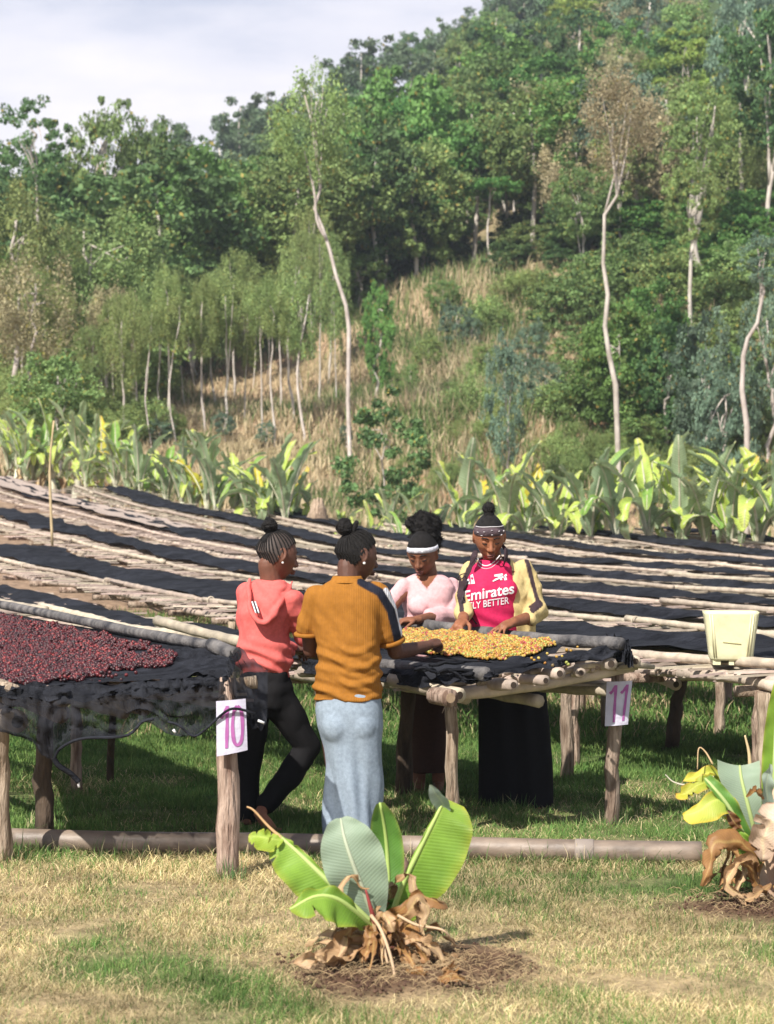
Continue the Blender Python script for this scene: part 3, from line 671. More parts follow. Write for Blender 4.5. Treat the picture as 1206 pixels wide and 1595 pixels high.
cm = cherry_mesh('dark_cherry', [(0, (.040, .009, .011)), (.40, (.075, .012, .014)), (.68, (.14, .018, .020)), (.86, (.24, .035, .032)), (.93, (.02, .008, .010))], .0088)
pts = surf_heap(S10, [(-60, 940), (0, 960), (120, 982), (268, 1016), (277, 1024), (268, 1034), (245, 1043), (170, 1044), (165, 1055), (60, 1067), (-60, 1072)], 19000, .0088, ((216, 1018, 18, 4),))
for k in range(26):
    x = random.uniform(90, 215); pts.append(tuple(A(x, random.uniform(1046, 1064), 8.98)+Vector((0, 0, 0))))
heap('red_cherries', pts, cm, 'dark red coffee cherries spread thickly over the bed marked 10', 'coffee cherries')
def grid11():
    n, m = 60, 40; c00 = A(598, 1012, 10.25); c10 = A(830, 1036, 9.85); c11 = A(880, 1002, 10.15); c01 = A(600, 972, 11.6)
    G = np.zeros((n, m, 3))
    for i in range(n):
        for j in range(m):
            s, t = i/(n-1), j/(m-1); p = c00.lerp(c10, s).lerp(c01.lerp(c11, s), t); p.z += .025*math.sin(math.pi*s)*math.sin(math.pi*t)+.012*math.sin(s*19+t*7)*math.sin(t*11); G[i, j] = p
    return G
S11 = grid11()
ym = cherry_mesh('yellow_cherry', [(0, (.40, .23, .035)), (.34, (.50, .36, .08)), (.55, (.30, .32, .07)), (.68, (.42, .19, .04)), (.80, (.32, .08, .035)), (.88, (.34, .05, .06)), (.94, (.17, .12, .05))], .0076)
i_ = np.arange(59)[:, None]*40+np.arange(39)[None]
o = link('cherry_bedding', fast_mesh('cherry_bedding', S11.reshape(-1, 3)-np.array((0, 0, .006)), np.stack([i_, i_+40, i_+41, i_+1], -1).reshape(-1, 4), None, True), NET); at_world(o, b11)
pts = surf_heap(S11, [(596, 1010), (600, 990), (640, 985), (700, 985), (790, 994), (850, 1000), (867, 1006), (846, 1014), (806, 1028), (772, 1030), (740, 1026), (660, 1018), (620, 1014)], 15000, .0076)
for k in range(26): pts.append(tuple(A(random.uniform(780, 905), random.uniform(1006, 1040), 9.8)+Vector((0, 0, .012))))
heap('yellow_cherries', pts, ym, 'yellow, orange and red coffee cherries heaped on the bed marked 11', 'coffee cherries')

# ------------------------------------------------------------------ number signs, stake, pipe, tub
PAPER = mat('paper', (.62, .60, .71), (.50, .48, .58), scale=10, rough=.55, bump=1.2, bscale=14)
INK = mat('purple_ink', (.42, .13, .36), (.33, .09, .29), scale=30, rough=.6)
def sign(c, Y, strokes, label, bend=.012):
    # c: four corner pixels tl, tr, br, bl
    q = [A(x, y, Y) for x, y in c]; root = empty('number_sign', (q[2]+q[3])/2, label, 'sign', 'numbered paper signs')
    def at(u, v, d=0): p = q[0].lerp(q[1], u).lerp(q[3].lerp(q[2], u), v); return p+Vector((0, -bend*(1-(2*u-1)**2)-d, 0))
    n = 10; V = [at(i/n, j/n, d) for d in (0, -.0025) for j in range(n+1) for i in range(n+1)]; N2 = (n+1)**2; Fc = []
    for d in (0, 1):
        for j in range(n):
            for i in range(n): a = d*N2+j*(n+1)+i; f = (a, a+1, a+n+2, a+n+1); Fc.append(f if d else tuple(reversed(f)))
    for i in range(n): Fc += [(i, i+1, N2+i+1, N2+i), (n*(n+1)+i, N2+n*(n+1)+i, N2+n*(n+1)+i+1, n*(n+1)+i+1)]
    mb = MB(); mb.add(V, Fc); mb.build('paper', PAPER, root, False)
    for st in strokes:
        mb = MB(); P = spline([Vector((u, v, 0)) for u, v in st[0]], 26) if st[1] else [Vector((u, v, 0)) for u, v in st[0]]
        if not st[1]: P = [P[i].lerp(P[i+1], k/6) for i in range(len(P)-1) for k in range(6)]+[P[-1]]
        w = .055; vs = []; 
        for i, p in enumerate(P):
            t = (P[min(i+1, len(P)-1)]-P[max(i-1, 0)]); t = Vector((t.x, t.y*1.8, 0)).normalized(); nx = Vector((-t.y, t.x/1.8, 0))*w*(1+.12*math.sin(i))
            for sg in (1, -1): vs.append(at(p.x+nx.x*sg, p.y+nx.y*sg, .003))
        mb.add(vs, [(2*i, 2*i+1, 2*i+3, 2*i+2) for i in range(len(P)-1)]); mb.build('numeral', INK, root, False)
sign([(337, 1092), (383, 1088), (386, 1168), (338, 1178)], 8.73, [([(.16, .32), (.30, .2), (.36, .14)], 0), ([(.38, .10), (.36, .5), (.33, .88)], 0),
     ([(.72, .12), (.60, .22), (.54, .5), (.58, .78), (.70, .86), (.82, .78), (.87, .5), (.84, .22), (.72, .12)], 1)], 'white paper sign reading 10 on a wooden post, partly under black net')
sign([(945, 1062), (985, 1060), (978, 1128), (942, 1131)], 10.19, [([(.14, .27), (.26, .2), (.34, .1)], 0), ([(.36, .08), (.36, .5), (.36, .92)], 0), ([(.58, .27), (.70, .2), (.80, .1)], 0), ([(.81, .08), (.79, .5), (.76, .9)], 0)],
     'white paper sign reading 11 on a wooden post')
st = empty('stake', A(80, 832, 27), 'thin pale stake standing upright among the far left drying beds', 'stake'); mb = MB()
mb.tube(spline([A(82, 850, 27), A(79, 780, 27), A(78, 720, 27), A(84, 655, 27)], 10), [.02]*6+[.014]*4, 7); mb.build('shaft', mat('stake_wood', (.60, .47, .27), (.45, .34, .19)), st)
PIPE = mat('weathered_pipe', (.30, .23, .175), (.15, .115, .09), scale=9, rough=.5, bump=.4, stretch=(.5, 1, 1), spec=.5)
for pts_, lb, joint in (([A(20, 1305, 9.55), A(200, 1308, 9.45), A(338, 1308, 9.42)], 'weathered brown pipe lying under the bed marked 10', None),
                 ([A(368, 1309, 9.42), A(700, 1319, 9.3), A(910, 1328, 9.2), A(1092, 1329, 9.15)], 'long grey brown pipe lying on grass behind the central young plant', (912, 1328, 9.2))):
    pts_ = [Vector((p.x, p.y, .052)) for p in pts_]; root = empty('ground_pipe', pts_[0]-Vector((0, 0, .05)), lb, 'pipe', 'pipes lying on the grass')
    mb = MB(); mb.tube(spline(pts_, 30), .054, 18); mb.build('barrel', PIPE, root)
    if joint:
        p = pts_[2]; d = (pts_[3]-pts_[1]).normalized(); mb = MB(); mb.tube([p-d*.045, p-d*.04, p+d*.04, p+d*.045], [.0545, .058, .058, .0545], 18); mb.build('joint', flat('pipe_joint', (.30, .25, .215), .5), root)
def stone():
    mb = MB(); c = A(612, 1368, 8.6); mb.ell((c.x, c.y, .05), (.075, .07, .10), nu=24, nv=16); me = mb.mesh('stone'); push(me, sn(coords(me), 14, 2)*.006)
    o = link('stone', me, mat('stone_mat', (.30, .19, .14), (.20, .125, .09), scale=12, rough=.8, bump=1)); tag(o, 'rounded brown stone just behind the central young plant', 'stone')
    me.transform(Matrix.Translation((-c.x, -c.y, 0))); o.location = (c.x, c.y, 0)
stone()
def tub():
    c = A(1138, 1027, 11.42); root = empty('jerrycan_tub', c, 'pale yellow cut open plastic jerrycan standing on the bamboo edge pole', 'jerrycan', rz=R(-7))
    YL = mat('yellow_plastic', (.80, .77, .50), (.66, .60, .36), scale=9, rough=.4, spec=.4, transl=.12, pos=(.5, .8), bump=.25, bscale=30)
    def ring(z, w, d, r=.035, n=6, groove=0):
        out = []
        for cx, cy, a0 in ((1, 1, 0), (-1, 1, 90), (-1, -1, 180), (1, -1, 270)):
            for k in range(n+1): a = R(a0+90*k/n); out.append(Vector((cx*(w-r)+math.cos(a)*r, cy*(d-r)+math.sin(a)*r, z)))
        return out
    rings = []
    H = .285
    prof = [(0.0, .120), (.012, .128), (.05, .131), (.12, .139), (.2, .15), (.27, .160), (H, .163), (H, .157), (.2, .144), (.05, .124), (.02, .118)]
    for z, w in prof: rings.append(ring(z, w, w*.78))
    m = len(rings[0]); mb = MB(); fs = [(i*m+k, i*m+(k+1) % m, (i+1)*m+(k+1) % m, (i+1)*m+k) for i in range(len(rings)-1) for k in range(m)]
    mb.add([v for r in rings for v in r], fs+[tuple(reversed(range(m))), tuple((len(rings)-1)*m+k for k in range(m))])
    o = link('shell', mb.mesh('shell', False), YL, root)
    for p in o.data.polygons: p.use_smooth = len(p.vertices) < 5
    for x in (-.105, -.092, .092, .105):           # upright ribs
        mb = MB(); mb.tube([(x*.96, -.131*.78-.002, .02), (x*1.22, -.158*.78-.002, .27)], .004, 6); link('rib', mb.mesh('rib'), YL, root)
    mb = MB(); mb.tube([(-.05, -.143*.78, .11), (.055, -.141*.78, .098)], .0022, 5); link('crease', mb.mesh('crease'), flat('crease_line', (.62, .57, .28)), root)
    for x in (-.085, 0, .088):                       # feet between dark blocks that stand for the shaded handle openings
        mb = MB(); mb.box((x, 0, -.012), (.045 if x else .03, .17, .03)); link('foot', mb.mesh('foot', False), YL, root)
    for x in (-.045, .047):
        mb = MB(); mb.box((x, 0.0, -.006), (.05, .16, .018)); link('opening_shade_block', mb.mesh('opening_shade_block', False), flat('opening_shade', (.05, .045, .02)), root)  # solid dark box, its colour stands for shade in the opening
    mb = MB(); mb.box((-.13, .0, .262), (.03, .03, .03)); link('lug', mb.mesh('lug', False), YL, root)
tub()
# ------------------------------------------------------------------ people
def skin_mat(name, c):
    m = mat(name, (.82, 1.12), scale=22, rough=.55, attr=True, spec=.32, bump=.15, bscale=190); return m
SKIN = skin_mat('skin', None)
HAIR = mat('black_hair', (.010, .009, .009), (.020, .018, .017), scale=60, rough=.62, bump=1.0, bscale=180, spec=.2)
SCALP = flat('scalp', (.075, .056, .048), .6)
def basis(fwd, roll=0):
    f = Vector(fwd).normalized(); r = f.cross(Vector((0, 0, 1))).normalized(); u = r.cross(f)
    q = Quaternion(f, roll); r = q@r; u = q@u
    return Matrix((r, f, u)).transposed()          # local x = viewer's right when seen from behind, y = face, z = up
def hp(d, s=1.0):
    # surface of the skull in direction d (local head frame)
    dx, dy, dz = d; rx, ry, rz = .0775, .097, .116
    x, y, z = dx*rx, dy*ry, dz*rz
    if dz < 0:
        x *= 1-.36*(-dz)**1.35
        if dy < 0: y *= 1-.55*(-dz)**.7
        else: y *= 1-.10*(-dz)
        y += .020*(-dz)**1.6
    else:
        if dy < 0: y *= 1.05; 
        x *= 1-.04*dz
    if dy > 0: y *= 1-.05*max(0, 1-abs(dx)*1.3)
    return Vector((x, y, z))*s
def head(mb, C, M, s):
    nu, nv = 44, 34; vs = []; fs = []
    for j in range(nv+1):
        ph = math.pi*j/nv-math.pi/2
        for i in range(nu):
            th = 2*math.pi*i/nu; e = max(math.cos(ph), .012); d = (e*math.cos(th), e*math.sin(th), math.sin(ph)); p = hp(d)
            if d[1] > 0:
                g = lambda x0, z0, sx, sz: math.exp(-((p.x-x0)/sx)**2-((p.z-z0)/sz)**2)
                a = -.0095*(g(.030, .010, .016, .012)+g(-.030, .010, .016, .012))     # eye sockets
                a += .0050*(g(.026, .030, .022, .009)+g(-.026, .030, .022, .009))     # brow
                a += .006*(g(.046, -.024, .018, .018)+g(-.046, -.024, .018, .018))      # cheeks
                a += .007*g(0, -.066, .03, .017)                                       # mouth area
                a -= .004*g(0, -.087, .02, .006); a += .008*g(0, -.103, .018, .012)         # chin
                p.y += a
            vs.append(C+(M@p)*s)
    fs = [(j*nu+i, j*nu+(i+1) % nu, (j+1)*nu+(i+1) % nu, (j+1)*nu+i) for j in range(nv) for i in range(nu)]
    fs += [tuple(reversed(range(nu))), tuple(nv*nu+i for i in range(nu))]; mb.add(vs, fs)
    L = lambda x, y, z: C+(M@Vector((x, y, z)))*s
    mb.limb([L(0, .085, .018), L(0, .096, -.004), L(0, .107, -.026)], [.0065*s, .0080*s, .0115*s], 12)       # nose
    for k in (-1, 1): mb.ell(L(k*.0130, .096, -.030), (.0095*s, .011*s, .0085*s), M)
    mb.ell(L(0, .094, -.0575), (.024*s, .0105*s, .0062*s), M); mb.ell(L(0, .0925, -.0690), (.021*s, .011*s, .0070*s), M)
    for k in (-1, 1):
        mb.ell(L(k*.030, .0795, .008), (.0150*s, .0095*s, .0092*s), M)                # closed upper lids
        e = [L(k*(.0745+.009*(1-math.cos(a))*.5), -.006-.017*math.cos(a+.35)*1.0, .004+.029*math.sin(a+.35)) for a in np.linspace(-.9, 3.9, 14)]
        mb.limb(e, [.0048*s]*14, 8); mb.ell(L(k*.076, -.004, 0), (.0058*s, .013*s, .024*s), M)
        mb.ell(L(k*.076, .003, -.027), (.0060*s, .0085*s, .009*s), M)
def cap_mesh(C, M, s, thr, sc, front_cut=None):
    nu, nv = 56, 40; vs = []; fs = []; keep = []
    for j in range(nv+1):
        ph = math.pi*j/nv-math.pi/2
        for i in range(nu):
            th = 2*math.pi*i/nu; e = max(math.cos(ph), .01); d = (e*math.cos(th), e*math.sin(th), math.sin(ph))
            k = d[2]-thr(d[1]); keep.append(k > 0); q = min(1, max(0, k/.12)); vs.append(C+(M@hp(d, 1+(sc-1)*(.35+.65*q)))*s)
    for j in range(nv):
        for i in range(nu):
            f = (j*nu+i, j*nu+(i+1) % nu, (j+1)*nu+(i+1) % nu, (j+1)*nu+i)
            if all(keep[a] for a in f): fs.append(f)
    mb = MB(); mb.add(vs, fs); mb.add(vs[-nu:], [tuple(range(nu))]); return mb
def hairline(dy): return float(np.interp(dy, [-1, -.5, -.2, .05, .25, .5, .8, 1], [-.50, -.46, -.26, .12, .26, .50, .60, .60]))
def slerp(a, b, t): a = Vector(a).normalized(); b = Vector(b).normalized(); return a.slerp(b, t)
def braids(root, C, M, s, bun, n=15, r=.0052, sides=(1, -1), thr=hairline):
    for sd in sides:
        for i in range(n):
            a = i/(n-1)*math.pi; dy = math.cos(a)*.97; dz = thr(dy)+.02; dx = math.sqrt(max(.004, 1-dy*dy-min(.9, dz*dz)))*sd
            if abs(dy) > .9 and sd == -1: continue
            st = Vector((dx, dy, dz)).normalized(); P = []
            for k in range(14):
                d = slerp(st, bun, (k/13)*.93); P.append(C+(M@hp(d, 1.055+.012*math.sin(min(1, k/4))))*s)
            mb = MB(); mb.tube(P, [r*.25*s]+[r*s*min(1, .55+.15*k)*(1.05-.3*k/12)*(1+.10*(k % 2)) for k in range(13)], 6); mb.build('braid', HAIR, root)
def wisps(root, V, N_, n, L, seed=0):
    rs = np.random.RandomState(seed); idx = rs.choice(len(V), n); B = V[idx]; N_ = N_[idx]; T = rs.normal(size=B.shape); T /= np.linalg.norm(T, axis=1)[:, None]; tip = B+N_*rs.uniform(L*.3, L, (n, 1))+T*L*.6
    Sd = np.cross(T, N_)*.0009; Vv = np.stack([B-Sd, B+Sd, tip+Sd*.4, tip-Sd*.4], 1).reshape(-1, 3)
    o = link('hair_wisps', fast_mesh('hair_wisps', Vv, np.arange(n)[:, None]*4+np.arange(4)), HAIR); at_world(o, root); o['kind'] = 'stuff'
def bun(root, c, r, seed=0, name='hair_bun'):
    mb = MB(); mb.ell(c, (r, r, r*.9)); rs = random.Random(seed)
    for i in range(7):
        ax = Vector((rs.gauss(0, 1), rs.gauss(0, 1), rs.gauss(0, 1))).normalized(); b = ax.orthogonal().normalized(); cc = ax.cross(b)
        mb.tube([Vector(c)+(b*math.cos(a)+cc*math.sin(a))*r*.86+ax*r*.35*math.sin(2*a) for a in np.linspace(0, 6.28, 16)], r*.24, 6)
    o = mb.build(name, HAIR, root); wisps(root, coords(o.data), vnormals(o.data), 900, r*.32, seed)
def face_parts(root, C, M, s, back=False):
    s_ = s
    L = lambda x, y, z: C+(M@Vector((x, y, z)))*s
    BR = flat('brow_black', (.012, .01, .01), .7); LIP = mat('lip', (.20, .075, .06), (.15, .055, .048), rough=.45, scale=20)
    for k in (-1, 1):
        mb = MB(); mb.tube(spline([L(k*.012, .0905, .0285), L(k*.030, .0895, .0345), L(k*.050, .0760, .0265)], 9), [.0018*s, .0030*s, .0034*s, .0034*s, .0032*s, .003*s, .0026*s, .002*s, .0012*s], 6); mb.build('eyebrow', BR, root)
        mb = MB(); mb.tube(spline([L(k*.0165, .0845, .0035), L(k*.030, .0895, .0005), L(k*.044, .0810, .0045)], 9), [.0012*s]+[.0024*s]*7+[.0012*s], 6); mb.build('eyelash', BR, root)
        mb = MB(); mb.ell(L(k*.0085, .1015, -.0385), (.0042*s, .003*s, .0022*s), M); mb.build('nostril', BR, root)
    mb = MB(); mb.ell(L(0, .0990, -.0578), (.0215*s, .0072*s, .0048*s), M); mb.ell(L(0, .0975, -.0688), (.0185*s, .0080*s, .0058*s), M); mb.build('lips', LIP, root)
    if back: return
    mb = MB(); mb.tube(spline([L(-.022, .0925, -.0632), L(0, .1035, -.0634), L(.022, .0925, -.0632)], 9), .0012*s, 5); mb.build('mouth_line', BR, root)
def hand(mb, w, d, pn, side, curl=.5, spread=.1, s=1.0, curls=None):
    # w wrist, d towards fingers, pn palm normal (the way the palm faces), side: +1 thumb on +t
    d = Vector(d).normalized(); pn = (Vector(pn)-d*Vector(pn).dot(d)).normalized(); t = d.cross(pn).normalized()*side
    P = lambda a, b, c: Vector(w)+d*a*s+t*b*s+pn*c*s
    mb.limb([P(-.02, 0, 0), P(.02, 0, 0), P(.055, .0, .0), P(.08, 0, 0)], [.022*s, .026*s, .028*s, .024*s], 10)
    mb.limb([P(.0, .010, .002), P(.045, .026, .003), P(.086, .027, .002)], [.016*s, .016*s, .0115*s], 10)
    mb.limb([P(.0, -.010, .002), P(.045, -.024, .002), P(.078, -.027, .001)], [.015*s, .015*s, .0105*s], 10)
    for i, (off, ln, r) in enumerate(((.030, .072, .0092), (.010, .080, .0095), (-.010, .074, .0090), (-.029, .058, .0080))):
        cu = (curls[i] if curls else curl); a = 0; p = P(.084-.004*abs(i-1), off, 0); pts = [p-d*.02*s, p]; dd = (d+t*spread*(1.5-i)*.8).normalized()
        for k, f in enumerate((.45, .31, .24)):
            a += cu*(.75, 1.0, .8)[k]; v = dd*math.cos(a)+pn*math.sin(a); p = p+v*ln*f*s; pts.append(p)
        mb.limb(pts, [r*s, r*s, r*.97*s, r*.9*s, r*.78*s], 9)
    a0 = P(.018, .026, .006); v1 = (d*.55+t*.62+pn*.45).normalized(); v2 = (d*.85+t*.1+pn*.5).normalized()
    mb.limb([a0, a0+v1*.038*s, a0+v1*.038*s+v2*.030*s, a0+v1*.038*s+v2*.052*s], [.0135*s, .0115*s, .0105*s, .0085*s], 9)
def foot(mb, ankle, toe, up=Vector((0, 0, 1)), s=1):
    a = Vector(ankle); t = Vector(toe); d = (t-a); d.z = 0 if abs(d.normalized().z) < .8 else d.z; d = (t-a).normalized(); r = d.cross(up)
    r = r.normalized() if r.length > .1 else Vector((1, 0, 0)); h = (t-a).length
    mb.limb([a, a.lerp(t, .35)], [.034*s, .034*s]); mb.limb([a-up*.03*s-d*.03*s, a.lerp(t, .5), t-d*.03], [.030*s, .032*s, .028*s], 12)
    for k in range(5): p = t-d*.02+r*(k-2)*.017*s-up*.004; mb.limb([p-d*.04, p+d*(.028-.004*abs(k-1))*s], [.012*s, (.0125 if k == 0 else .009)*s], 8)
def finish_skin(mb, root, base, palm=None, voxel=.0052, tint=None):
    me = remesh(mb, voxel, 3, .42, 'body'); c = coords(me); cols = np.tile(np.array(base), (len(c), 1))*(1+.07*sn(c, 9, 1))[:, None]
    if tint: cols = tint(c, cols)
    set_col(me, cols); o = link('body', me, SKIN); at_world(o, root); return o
def cloth(mb, root, name, base, voxel=.0075, it=4, fold=None, paint=None, m=None, fac=.5):
    me = remesh(mb, voxel, it, fac, name); c = coords(me)
    if fold is not None: push(me, fold(c)); c = coords(me)
    cols = np.tile(np.array(base), (len(c), 1))
    if paint: cols = paint(c, cols)
    set_col(me, cols); o = link(name, me, m); at_world(o, root); return o
def garment_mat(name, rough=.85, scale=60, bump=.25, bscale=500, **k): return mat(name, (.9, 1.08), rough=rough, attr=True, scale=scale, bump=bump, bscale=bscale, spec=.12, **k)
JERSEY = garment_mat('sweat_jersey'); KNIT = garment_mat('knit'); DENSE = garment_mat('dense_cloth')
def seg_dist(c, a, b):
    a = np.array(a); b = np.array(b); ab = b-a; t = np.clip(((c-a)@ab)/(ab@ab), 0, 1); return np.linalg.norm(c-(a+t[:, None]*ab), axis=1), t
def lin(r, g, b): return tuple(((v/255)/12.92 if v/255 < .04045 else ((v/255+.055)/1.055)**2.4) for v in (r, g, b))

# =================================================== person in the coral hoodie
def person_hoodie():
    Y = 10.1; g = A(400, 1294, Y); root = empty('person', (g.x, g.y, 0), 'woman in coral red hooded top and black trousers, barefoot, hair braided up into a bun', 'person')
    sk = (.16, .068, .042); lat = Vector((.86, -.50, 0)); fw = Vector((.50, .86, 0))
    C = A(432, 865, Y+.04); M = basis((.92, .42, -.22), 0); s = 1.10; mb = MB(); head(mb, C, M, s)
    mb.limb([C+Vector((-.048, -.026, -.05)), A(423, 912, Y+.02), A(420, 935, Y)], [.052, .055, .075])
    hip = A(411, 1072, Y); 
    mb.loft([(A(412, 1092, Y), .12, .09), (hip, .145, .10), (A(412, 1020, Y), .115, .085), (A(414, 960, Y), .13, .09), (A(418, 925, Y), .14, .07), (A(420, 908, Y), .05, .05)], lat)
    sl = A(386, 926, Y+.10); sr = A(459, 930, Y-.08)
    el = A(402, 1000, Y+.30); er = A(474, 992, Y+.04); wl = A(452, 1010, Y+.52); wr = A(520, 1004, Y+.26)
    mb.limb([sl, el], [.045, .036]); mb.limb([el, wl], [.036, .025]); hand(mb, wl+(wl-el).normalized()*.01, wl-el, (0, 0, -1), 1, .5)
    mb.limb([sr+Vector((-.03, 0, -.05)), er], [.034, .034]); mb.limb([er, wr], [.034, .025]); hand(mb, wr, wr-er, (0, 0, -1), -1, .5)
    hl = A(399, 1078, Y+.03); hr = A(425, 1080, Y-.03); kl = A(388, 1175, Y+.07); kr = A(480, 1163, Y+.03); al = A(387, 1272, Y+.02); ar = A(411, 1258, Y-.06)
    mb.limb([hl, kl, al], [.075, .052, .036]); mb.limb([hr, kr], [.078, .052]); mb.limb([kr, ar], [.052, .034])
    foot(mb, al+Vector((0, 0, .01)), Vector((al.x+.03, al.y+.17, .022)))
    # raised heel: the sole faces us, toes bent on the ground
    a = ar; toe = A(424, 1292, Y-.02); mb.limb([a, A(404, 1266, Y-.09), A(415, 1281, Y-.07), toe], [.033, .031, .033, .030], 14)
    for k in range(5): p = toe+Vector((-.03+k*.015, .02, -.004)); mb.limb([p, p+Vector((.01, .05, -.004))], [.011, .009], 8)
    finish_skin(mb, root, sk, tint=lambda c, q: q*(1+np.clip((.20-c[:, 2])/.1, 0, 1)*1.3*(c[:, 0] > -.72))[:, None])  # raised foot's skin painted brighter to lift it out of the shade
    face_parts(root, C, M, s, True)
    cap_mesh(C, M, s, hairline, 1.05).build('hair', SCALP, root); bd = (0, -.50, .86); braids(root, C, M, s, bd, 23, .0040)
    bc = C+(M@hp(Vector(bd).normalized(), 1.22))*s; bun(root, bc+Vector((-.005, 0, .012)), .040, 1)
    mb = MB(); mb.ell(C+(M@Vector((.081, .004, -.034)))*s, (.0065,)*3, nu=10, nv=6); mb.build('earring', flat('pearl', (.85, .83, .8), .2), root)
    # hooded top
    mb = MB(); z = lambda y: A(0, y, Y).z
    R_ = [(A(413, 1056, Y), .128, .105), (A(413, 1046, Y), .132, .108), (A(412, 1028, Y), .142, .115), (A(411, 990, Y), .135, .112), (A(413, 955, Y), .158, .118), (A(416, 930, Y), .170, .105), (A(419, 912, Y), .125, .085), (A(421, 903, Y), .075, .07)]
    mb.loft(R_, lat); mb.limb([sl, A(394, 960, Y+.19), el], [.068, .063, .055]); mb.limb([el, wl], [.055, .042]); mb.limb([sr+Vector((-.01, 0, -.02)), A(466, 960, Y-.03), er], [.060, .060, .053]); mb.limb([er, wr], [.054, .042])
    
    def fold(c):
        zz = c[:, 2]; wz = np.exp(-((zz-z(1030))/.09)**2)
        return .0075*sn(c, 9, 2, (.6, .6, 1.8))-.005*np.abs(sn(c, 12, 9))+wz*.009*np.sin(zz*95+c[:, 0]*28+2*sn(c, 6, 3))+.005*np.abs(sn(c, 16, 5, (1, 1, .8)))-np.clip((z(1043)-zz)/.01, 0, 1)*.006
    def paint(c, q):
        rib = np.clip((z(1045)-c[:, 2])/.01, 0, 1)[:, None]; return q*(1-.08*rib)
    cor = (.68, .145, .13)
    cloth(mb, root, 'hooded_top', cor, .0075, 3, fold, paint, JERSEY)
    # hood lying on the back
    mb = MB(); bk = -fw; P = lambda x, y, d: A(x+5, y, Y-d*.95)
    U_ = spline([P(384, 903, .02), P(383, 925, .115), P(388, 955, .165), P(402, 971, .19), P(418, 962, .18), P(432, 938, .14), P(446, 917, .07), P(450, 906, .0)], 26)
    mb.limb(U_, [.010+.008*math.sin(math.pi*i/25) for i in range(26)], 10)
    mb.loft([(P(402, 966, .14), .035, .022), (P(404, 955, .12), .062, .035), (P(408, 935, .095), .090, .045), (P(414, 915, .05), .105, .060), (P(418, 904, .02), .085, .07)], lat)
    hd = cloth(mb, root, 'hood', cor, .007, 2, lambda c: .0035*np.sin(c[:, 2]*70+c[:, 0]*60)+.003*sn(c, 14, 4), None, JERSEY)
    bv = BVHTree.FromObject(hd, bpy.context.evaluated_depsgraph_get()) if False else None
    for k, (cc, dx) in enumerate((((.8, .8, .82), 0), ((.02, .02, .025), 4.2), ((.8, .8, .82), 6.6))):
        mb = MB(); mb.tube(spline([P(388+dx*.7, 937, .155), P(391+dx*.7, 946, .178), P(394+dx*.7, 955, .196)], 8), [(.0048, .003)]*8, 6); mb.build('trim', flat('trim%d' % k, cc), root)
    # trousers
    mb = MB(); mb.loft([(A(411, 1100, Y), .145, .115), (A(411, 1075, Y), .150, .118), (A(412, 1046, Y), .125, .10)], lat)
    mb.limb([hl, A(392, 1130, Y+.05), kl, A(386, 1225, Y+.05), al+Vector((0, 0, .02))], [.088, .080, .068, .062, .060]); mb.limb([hr, A(455, 1122, Y-.0), kr], [.092, .078, .064]); mb.limb([kr, A(448, 1212, Y-.02), ar+Vector((.012, .02, .02))], [.064, .062, .052])
    cloth(mb, root, 'trousers', (.012, .0115, .0125), .009, 3, lambda c: .006*sn(c, 9, 6, (1, 1, .6))+.005*np.abs(sn(c, 15, 7)), None, DENSE)
person_hoodie()

